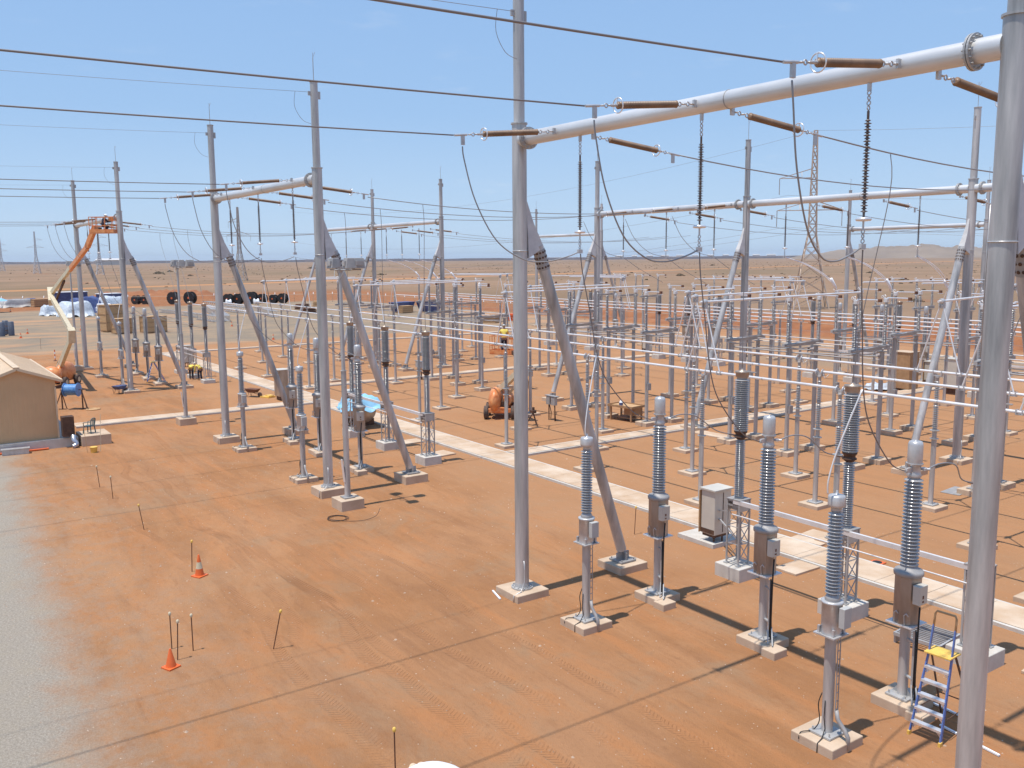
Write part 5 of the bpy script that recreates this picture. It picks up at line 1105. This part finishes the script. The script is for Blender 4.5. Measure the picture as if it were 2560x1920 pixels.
# loose stones over the near ground
rnd = random.Random(99); b = MB()
for _ in range(5200):
    y = rnd.uniform(2, 30); x = rnd.uniform(-48, -4); s = rnd.uniform(.010, .028) * (2.3 if rnd.random() < .05 else 1); o = len(b.v)
    pts = [(rnd.uniform(.6, 1), 0, 0), (0, rnd.uniform(.6, 1), 0), (-rnd.uniform(.6, 1), 0, 0), (0, -rnd.uniform(.6, 1), 0), (0, 0, rnd.uniform(.5, .9))]; a = rnd.uniform(0, 3); ca, sa = math.cos(a), math.sin(a)
    for p in pts: b.v.append((x + s * (p[0] * ca - p[1] * sa), y + s * (p[0] * sa + p[1] * ca), s * p[2] + .001))
    for k in range(4): b.face((o + k, o + (k + 1) % 4, o + 4))
tag(b.build('loose_stones', 'stone'), 'small loose stones scattered over the red earth', 'stones', kind='stuff')
# scrub tufts over the plain
rnd = random.Random(41); b = MB(); cl = [(rnd.uniform(-1500, -60), rnd.uniform(60, 1200), rnd.uniform(20, 90)) for _ in range(170)]
cnt = 0
while cnt < 1800:
    cx, cy, cr = rnd.choice(cl); x = rnd.gauss(cx, cr); y = rnd.gauss(cy, cr * .5)
    if -x < 262 and 2 * y + 20 < 262: continue
    cnt += 1; s = rnd.uniform(.3, 1.0); h = s * rnd.uniform(.3, .6)
    for k in range(3):
        a = rnd.uniform(0, PI); dx, dy = s * math.cos(a), s * math.sin(a); o = len(b.v)
        b.v += [(x - dx, y - dy, 0), (x + dx, y + dy, 0), (x + dx * .6, y + dy * .6, h), (x - dx * .4, y - dy * .4, h * .8)]; b.face((o, o + 1, o + 2, o + 3))
tag(b.build('scrub', 'shrub'), 'dry scrub and spinifex tufts over the far plain', 'scrub', kind='stuff')

# ================================================================= people
def skin_part(name, m, parent, verts, edges, sub=2):
    me = bpy.data.meshes.new(name); me.from_pydata([v[:3] for v in verts], edges, []); me.materials.append(M[m])
    o = bpy.data.objects.new(name, me); C.objects.link(o); o.parent = parent
    k = o.modifiers.new('skin', 'SKIN'); k.use_smooth_shade = True
    for i, v in enumerate(verts):
        sv = me.skin_vertices[0].data[i]; sv.radius = (v[3], v[4] if len(v) > 4 else v[3]); sv.use_root = (i == 0)
    su = o.modifiers.new('subdivision', 'SUBSURF'); su.levels = sub; su.render_levels = sub
    return o
def person(loc, rz, label, J, hat='white', shirt='yellow_cloth', gloves=False):
    """J: joints in metres relative to the spot between the feet"""
    t = root('person', loc, rz); tag(t, label, 'person')
    g = lambda n, r, r2=None: (*J[n], r, r2 or r)
    n = ['pelvis', 'waist', 'chest', 'neck', 'head_low', 'head', 'sl', 'el', 'wl', 'hl', 'sr', 'er', 'wr', 'hr', 'kl0', 'kl', 'al', 'tl', 'kr0', 'kr', 'ar', 'tr']
    rad = dict(pelvis=(.15, .11), waist=(.13, .10), chest=(.17, .11), neck=(.055,), head_low=(.075,), head=(.09, .10), sl=(.07,), el=(.045,), wl=(.03,), hl=(.035, .02), sr=(.07,), er=(.045,), wr=(.03,), hr=(.035, .02), kl0=(.09,), kl=(.06,), al=(.045,), tl=(.045, .035), kr0=(.09,), kr=(.06,), ar=(.045,), tr=(.045, .035))
    vs = [g(k, *rad[k]) for k in n]; ix = {k: i for i, k in enumerate(n)}
    ed = [(ix[a], ix[b]) for a, b in (('pelvis', 'waist'), ('waist', 'chest'), ('chest', 'neck'), ('neck', 'head_low'), ('head_low', 'head'), ('chest', 'sl'), ('sl', 'el'), ('el', 'wl'), ('wl', 'hl'), ('chest', 'sr'), ('sr', 'er'), ('er', 'wr'), ('wr', 'hr'), ('pelvis', 'kl0'), ('kl0', 'kl'), ('kl', 'al'), ('al', 'tl'), ('pelvis', 'kr0'), ('kr0', 'kr'), ('kr', 'ar'), ('ar', 'tr'))]
    skin_part('body', 'skin', t, vs, ed)
    sh = ['waist', 'chest', 'neck', 'sl', 'el', 'wl', 'sr', 'er', 'wr']; si = {k: i for i, k in enumerate(sh)}; pv = Vector(J['waist']).lerp(Vector(J['pelvis']), .5)
    sr_ = dict(waist=(.15, .12), chest=(.19, .13), neck=(.07, .07), sl=(.09,), el=(.065,), wl=(.048,), sr=(.09,), er=(.065,), wr=(.048,))
    skin_part('shirt', shirt, t, [g(k, *sr_[k]) for k in sh] + [(*pv, .16, .125)], [(si[a], si[b]) for a, b in (('waist', 'chest'), ('chest', 'neck'), ('chest', 'sl'), ('sl', 'el'), ('el', 'wl'), ('chest', 'sr'), ('sr', 'er'), ('er', 'wr'))] + [(0, 9)], 1)
    tr_ = ['pelvis', 'kl0', 'kl', 'al', 'kr0', 'kr', 'ar']; ti = {k: i for i, k in enumerate(tr_)}
    q = dict(pelvis=(.165, .13), kl0=(.105,), kl=(.08,), al=(.065,), kr0=(.105,), kr=(.08,), ar=(.065,))
    skin_part('trousers', 'navy', t, [g(k, *q[k]) for k in tr_], [(ti[a], ti[b]) for a, b in (('pelvis', 'kl0'), ('kl0', 'kl'), ('kl', 'al'), ('pelvis', 'kr0'), ('kr0', 'kr'), ('kr', 'ar'))], 1)
    for a, b_ in (('al', 'tl'), ('ar', 'tr')): skin_part('boot', 'wood_brown', t, [(*J[a], .06), (*J[b_], .055, .045)], [(0, 1)], 1)
    hc = Vector(J['head']); up = (hc - Vector(J['head_low'])).normalized(); b = MB().dome((0, 0, 0), .125, .145, .125, 22, 8).lathe([(.125, -.005), (.155, -.012), (.150, .006), (.125, .012)], 22).box((0, .15, -.008), (.16, .09, .012))
    hb = b.build('hard_hat', hat, t, hc + up * .035); hb.rotation_mode = 'QUATERNION'; hb.rotation_quaternion = up.to_track_quat('Z', 'Y')
    f = Vector(J['face']) if 'face' in J else Vector((0, 1, 0)); c = hc - up * .03
    nb = MB().tube(c + f * .085, c + f * .125 - up * .02, .012, .016, 6); nb.build('nose', 'skin', t)
    return t
def stand(lean=0.0, bend=0.0, arms=None, crouch=0.0):
    J = dict(al=(-.13, 0, .08), tl=(-.15, .16, .05), ar=(.13, -.05, .08), tr=(.16, .11, .05), kl=(-.12, .05, .50), kr=(.12, .02, .50), kl0=(-.10, 0, .86), kr0=(.10, 0, .86), pelvis=(0, -.02 - .12 * bend, .96))
    if crouch:
        for k, dy, dzz in (('kl', .30, -.02), ('kr', .30, -.02), ('kl0', .05, -crouch * .85), ('kr0', .05, -crouch * .85), ('pelvis', -.05, -crouch)): J[k] = (J[k][0], J[k][1] + dy, J[k][2] + dzz)
    c, s_ = math.cos(bend), math.sin(bend); P = Vector(J['pelvis'])
    def up(d, off=(0, 0, 0)): return tuple(P + Vector((0, s_ * d, c * d)) + Vector(off))
    J['waist'] = up(.16); J['chest'] = up(.40); J['neck'] = up(.55); J['head_low'] = up(.64, (0, .03, 0)); J['head'] = up(.72, (0, .04, 0)); J['face'] = (0, c, -s_)
    for q, sx in (('l', -1), ('r', 1)):
        sh = Vector(up(.46, (sx * .20, 0, 0))); J['s' + q] = tuple(sh); a = (arms or {}).get(q, ((sx * .05, .08, -.28), (sx * .03, .20, -.50), (sx * .03, .24, -.58)))
        J['e' + q] = tuple(sh + Vector(a[0])); J['w' + q] = tuple(sh + Vector(a[1])); J['h' + q] = tuple(sh + Vector(a[2]))
    return J
down = lambda s: ((s * .04, .06, -.27), (s * .0, .16, -.50), (s * .0, .18, -.58))
fwd = lambda s: ((s * .06, .18, -.20), (-s * .02, .42, -.16), (-s * .03, .50, -.15))
person((-78.0, 20.9, 0), 1.0, 'person in yellow shirt and dark trousers bending down beside the farthest breaker, left one', stand(bend=1.15, arms={'l': down(-1), 'r': down(1)}))
person((-77.2, 21.4, 0), 2.0, 'person in yellow shirt and dark trousers bending down beside the farthest breaker, right one', stand(bend=1.0, arms={'l': down(-1), 'r': down(1)}))

# ================================================================= boom lifts
def basket(parent, c, w_, d, h, rz=0):
    b = MB(); R = Matrix.Rotation(rz, 3, 'Z'); c = Vector(c)
    P = lambda x, y, z: tuple(c + R @ Vector((x, y, z)))
    for z in (.5, h):
        for (p, q) in (((-1, -1), (1, -1)), ((1, -1), (1, 1)), ((1, 1), (-1, 1)), ((-1, 1), (-1, -1))): b.bar(P(p[0] * w_ / 2, p[1] * d / 2, z), P(q[0] * w_ / 2, q[1] * d / 2, z), .045)
    for x in (-1, -.33, .33, 1):
        for y in (-1, 1): b.bar(P(x * w_ / 2, y * d / 2, 0), P(x * w_ / 2, y * d / 2, h), .04)
    for y in (-.0,):
        for x in (-1, 1): b.bar(P(x * w_ / 2, y, 0), P(x * w_ / 2, y, h), .04)
    bk = root('basket', (0, 0, 0)); bk.parent = parent
    b.build('rail', 'orange', bk); f = MB(); f.hull([P(-w_ / 2, -d / 2, -.06), P(w_ / 2, -d / 2, -.06), P(w_ / 2, d / 2, -.06), P(-w_ / 2, d / 2, -.06)], [P(-w_ / 2, -d / 2, .0), P(w_ / 2, -d / 2, .0), P(w_ / 2, d / 2, .0), P(-w_ / 2, d / 2, .0)])
    for x in (-1, 1): f.bar(P(x * w_ / 2, -d / 2, .12), P(x * w_ / 2, d / 2, .12), .02, .24)
    for y in (-1, 1): f.bar(P(-w_ / 2, y * d / 2, .12), P(w_ / 2, y * d / 2, .12), .02, .24)
    f.build('floor', 'orange', bk); MB().box(P(w_ * .2, d / 2 + .02, h - .12), (.5, .16, .28), rz).build('control_panel', 'orange', bk)
def boom_lift(loc, rz, label, arms, bc, bdim, brz=0, body=1.0):
    t = root('boom_lift', loc, rz); tag(t, label, 'boom lift')
    MB().box((0, 0, .52), (2.3 * body, .95, .30)).box((1.15 * body, 0, .55), (.16, 1.5, .26)).box((-1.15 * body, 0, .55), (.16, 1.5, .26)).box((1.22 * body, 0, .72), (.1, .9, .12)).build('chassis', 'orange', t, None, .03)
    for sx in (-1, 1):
        for sy in (-1, 1):
            wl = MB().lathe([(.30, -.15), (.40, -.13), (.42, -.06), (.42, .06), (.40, .13), (.30, .15)], 26, (sx * .95 * body, sy * .85, .42), (0, 1, 0)).build('wheel', 'tyre', t)
            MB().lathe([(.20, -.16), (.20, .16)], 16, (sx * .95 * body, sy * .85, .42), (0, 1, 0), smooth=False).build('rim', 'cream', wl)
    MB().lathe([(.45, .66), (.45, .88)], 20).build('turntable', 'dark_metal', t)
    MB().dome((.2, -.32, 1.10), 1.40 * body, .43, .86, 24, 10, -.8).build('engine_hood', 'orange', t); MB().box((0, .42, 1.1), (1.5 * body, .5, .5)).build('tank_hood', 'orange', t, None, .08); MB().box((.1, .15, .95), (1.6 * body, .5, .3)).bar((.9 * body, .2, .8), (.5 * body, .12, 1.75), .12, .08).build('frame', 'dark_metal', t)
    MB().dome((-1.35 * body, 0, 1.0), .62, .80, .75, 24, 8, -.5).build('counterweight', 'orange', t)
    MB().lathe([(.05, .9), (.05, 1.9)], 8, (.6, .5, 0)).build('exhaust', 'dark_metal', t)
    for p, q, wd, m in arms:
        MB().bar(p, q, wd, wd * 1.25).build('boom_arm', m, t)
    basket(t, bc, *bdim, brz); return t
boom_lift((-80.6, 11.4, 0), 2.4, 'orange and cream boom lift behind the shed, its arm raised to the far gantry beam', [], (0, 0, -50), (.1, .1, .1)) if False else None
def lift_world(x, y, rz, label, nodes, bc, bdim, brz, body=1.0):
    """nodes in yard coordinates; turned into the lift's own frame"""
    R = Matrix.Rotation(-rz, 3, 'Z'); L = lambda p: tuple(R @ (Vector(p) - Vector((x, y, 0))))
    return boom_lift((x, y, 0), rz, label, [(L(p), L(q), w_, m) for p, q, w_, m in nodes], L(bc), bdim, brz - rz, body)
lift_world(-80.8, 11.3, 2.5, 'orange and cream boom lift behind the shed, arm raised to the far gantry beam',
    [((-80.9, 11.2, 1.2), (-76.4, 11.6, 4.1), .27, 'cream'), ((-81.6, 11.2, 1.5), (-77.0, 11.6, 4.2), .12, 'cream'), ((-76.4, 11.6, 3.9), (-76.0, 11.6, 4.9), .50, 'cream'),
     ((-76.0, 11.6, 4.7), (-89.6, 12.3, 6.8), .32, 'cream'), ((-89.2, 12.2, 6.4), (-90.9, 12.4, 7.5), .5, 'cream'), ((-90.3, 12.4, 7.2), (-85.4, 12.9, 8.9), .27, 'cream'), ((-88.6, 12.4, 6.5), (-86.2, 12.9, 8.4), .14, 'dark_metal'), ((-85.4, 12.9, 8.85), (-83.2, 13.0, 9.5), .27, 'cream'),
     ((-83.6, 13.0, 9.35), (-78.0, 13.5, 11.15), .28, 'orange'), ((-78.0, 13.5, 11.15), (-77.0, 14.0, 12.7), .30, 'orange'), ((-77.0, 14.0, 12.6), (-75.6, 14.1, 12.45), .2, 'dark_metal')],
    (-74.1, 14.1, 12.15), (1.9, .9, 1.15), .85)
person((-74.2, 14.1, 12.17), .3, 'dark clad person standing in the raised orange basket at the farthest gantry beam', stand(bend=.35, crouch=.42, arms={'l': fwd(-1), 'r': fwd(1)}), hat='white', shirt='navy')
lift_world(-46.9, 31.6, -.68, 'orange boom lift with cream boom among the steel columns, left of the nearest post',
    [((-47.3, 31.7, 1.6), (-44.6, 31.6, 3.3), .26, 'cream'), ((-46.7, 31.9, 1.3), (-44.5, 31.8, 2.9), .10, 'cream'), ((-44.7, 31.6, 2.6), (-44.6, 31.6, 4.0), .30, 'cream'), ((-44.6, 31.6, 3.9), (-45.9, 31.9, 4.2), .2, 'dark_metal')],
    (-46.9, 32.0, 4.05), (1.8, .8, 1.1), .6, .72)
person((-47.1, 32.05, 4.05), 1.0, 'person in yellow shirt and grey helmet working from a raised orange basket', stand(bend=.25, arms={'l': fwd(-1), 'r': fwd(1)}), hat='galv')
# the platform right below the viewer with a colleague in a white hard hat
t = root('work_platform', (-1.75, .95, 7.06), .6); tag(t, 'orange railed work platform just below the bottom edge', 'work platform')
basket(t, (0, 0, 0), 1.7, .9, 1.05)
MB().bar((0, -.4, -.1), (1.2, -2.6, -3.2), .25).bar((1.2, -2.6, -3.2), (3.5, -6.5, -6.9), .32).build('boom_arm', 'cream', t)
J = stand(bend=.12, arms={'l': ((-.10, .24, -.08), (-.02, .44, .05), (.02, .50, .06)), 'r': ((.10, .24, -.08), (.04, .44, .02), (.0, .50, .03))})
hat_person = person((-1.60, .94, 7.0), 1.5, 'person seen from above in a white hard hat at the bottom edge', J, shirt='yellow_cloth')
def glove(wrist, fw, up, s=1):
    wrist, fw, up = Vector(wrist), Vector(fw).normalized(), Vector(up).normalized(); sd = fw.cross(up).normalized()
    t = root('glove', Matrix.Rotation(-1.5, 3, 'Z') @ (wrist - Vector((-1.60, .94, 7.0))), -1.5); t.parent = hat_person
    vs = [(0, 0, 0, .035), (*(fw * .05), .045, .022), (*(fw * .10), .044, .020)]; ed = [(0, 1), (1, 2)]
    for k, (off, ln) in enumerate(((-.032, .070), (-.011, .082), (.011, .078), (.031, .062))):
        a = fw * .105 + sd * off; c = a + fw * ln * .45 - up * .004; e = a + fw * ln * .85 - up * .022; i = len(vs)
        vs += [(*a, .012), (*c, .0105), (*e, .009)]; ed += [(2, i), (i, i + 1), (i + 1, i + 2)]
    a = fw * .04 - sd * s * .045; i = len(vs); vs += [(*a, .013), (*(a + fw * .03 - sd * s * .02 - up * .01), .012), (*(a + fw * .055 - sd * s * .025 - up * .02), .010)]; ed += [(1, i), (i, i + 1), (i + 1, i + 2)]
    skin_part('glove_leather', 'tan_glove', t, vs, ed, 2); return t
glove((-2.00, 1.01, 8.565), (-.8, .5, .0), (0, 0, 1), -1)
glove((-2.01, 1.07, 8.57), (-.8, .6, .0), (0, 0, 1), 1)


# ================================================================= thin air between the yard and the hills
hv = bpy.data.materials.new('haze'); hv.use_nodes = True; hn = hv.node_tree; hn.nodes.remove(hn.nodes['Principled BSDF'])
pv_ = hn.nodes.new('ShaderNodeVolumePrincipled'); pv_.inputs['Color'].default_value = (0.84, 0.90, 0.98, 1); pv_.inputs['Density'].default_value = 0.00006; pv_.inputs['Anisotropy'].default_value = 0.2
hn.links.new(pv_.outputs[0], hn.nodes['Material Output'].inputs['Volume'])
tag(MB().box((-60, 30, 44), (32000, 32000, 90)).build('haze', hv), kind='stuff')
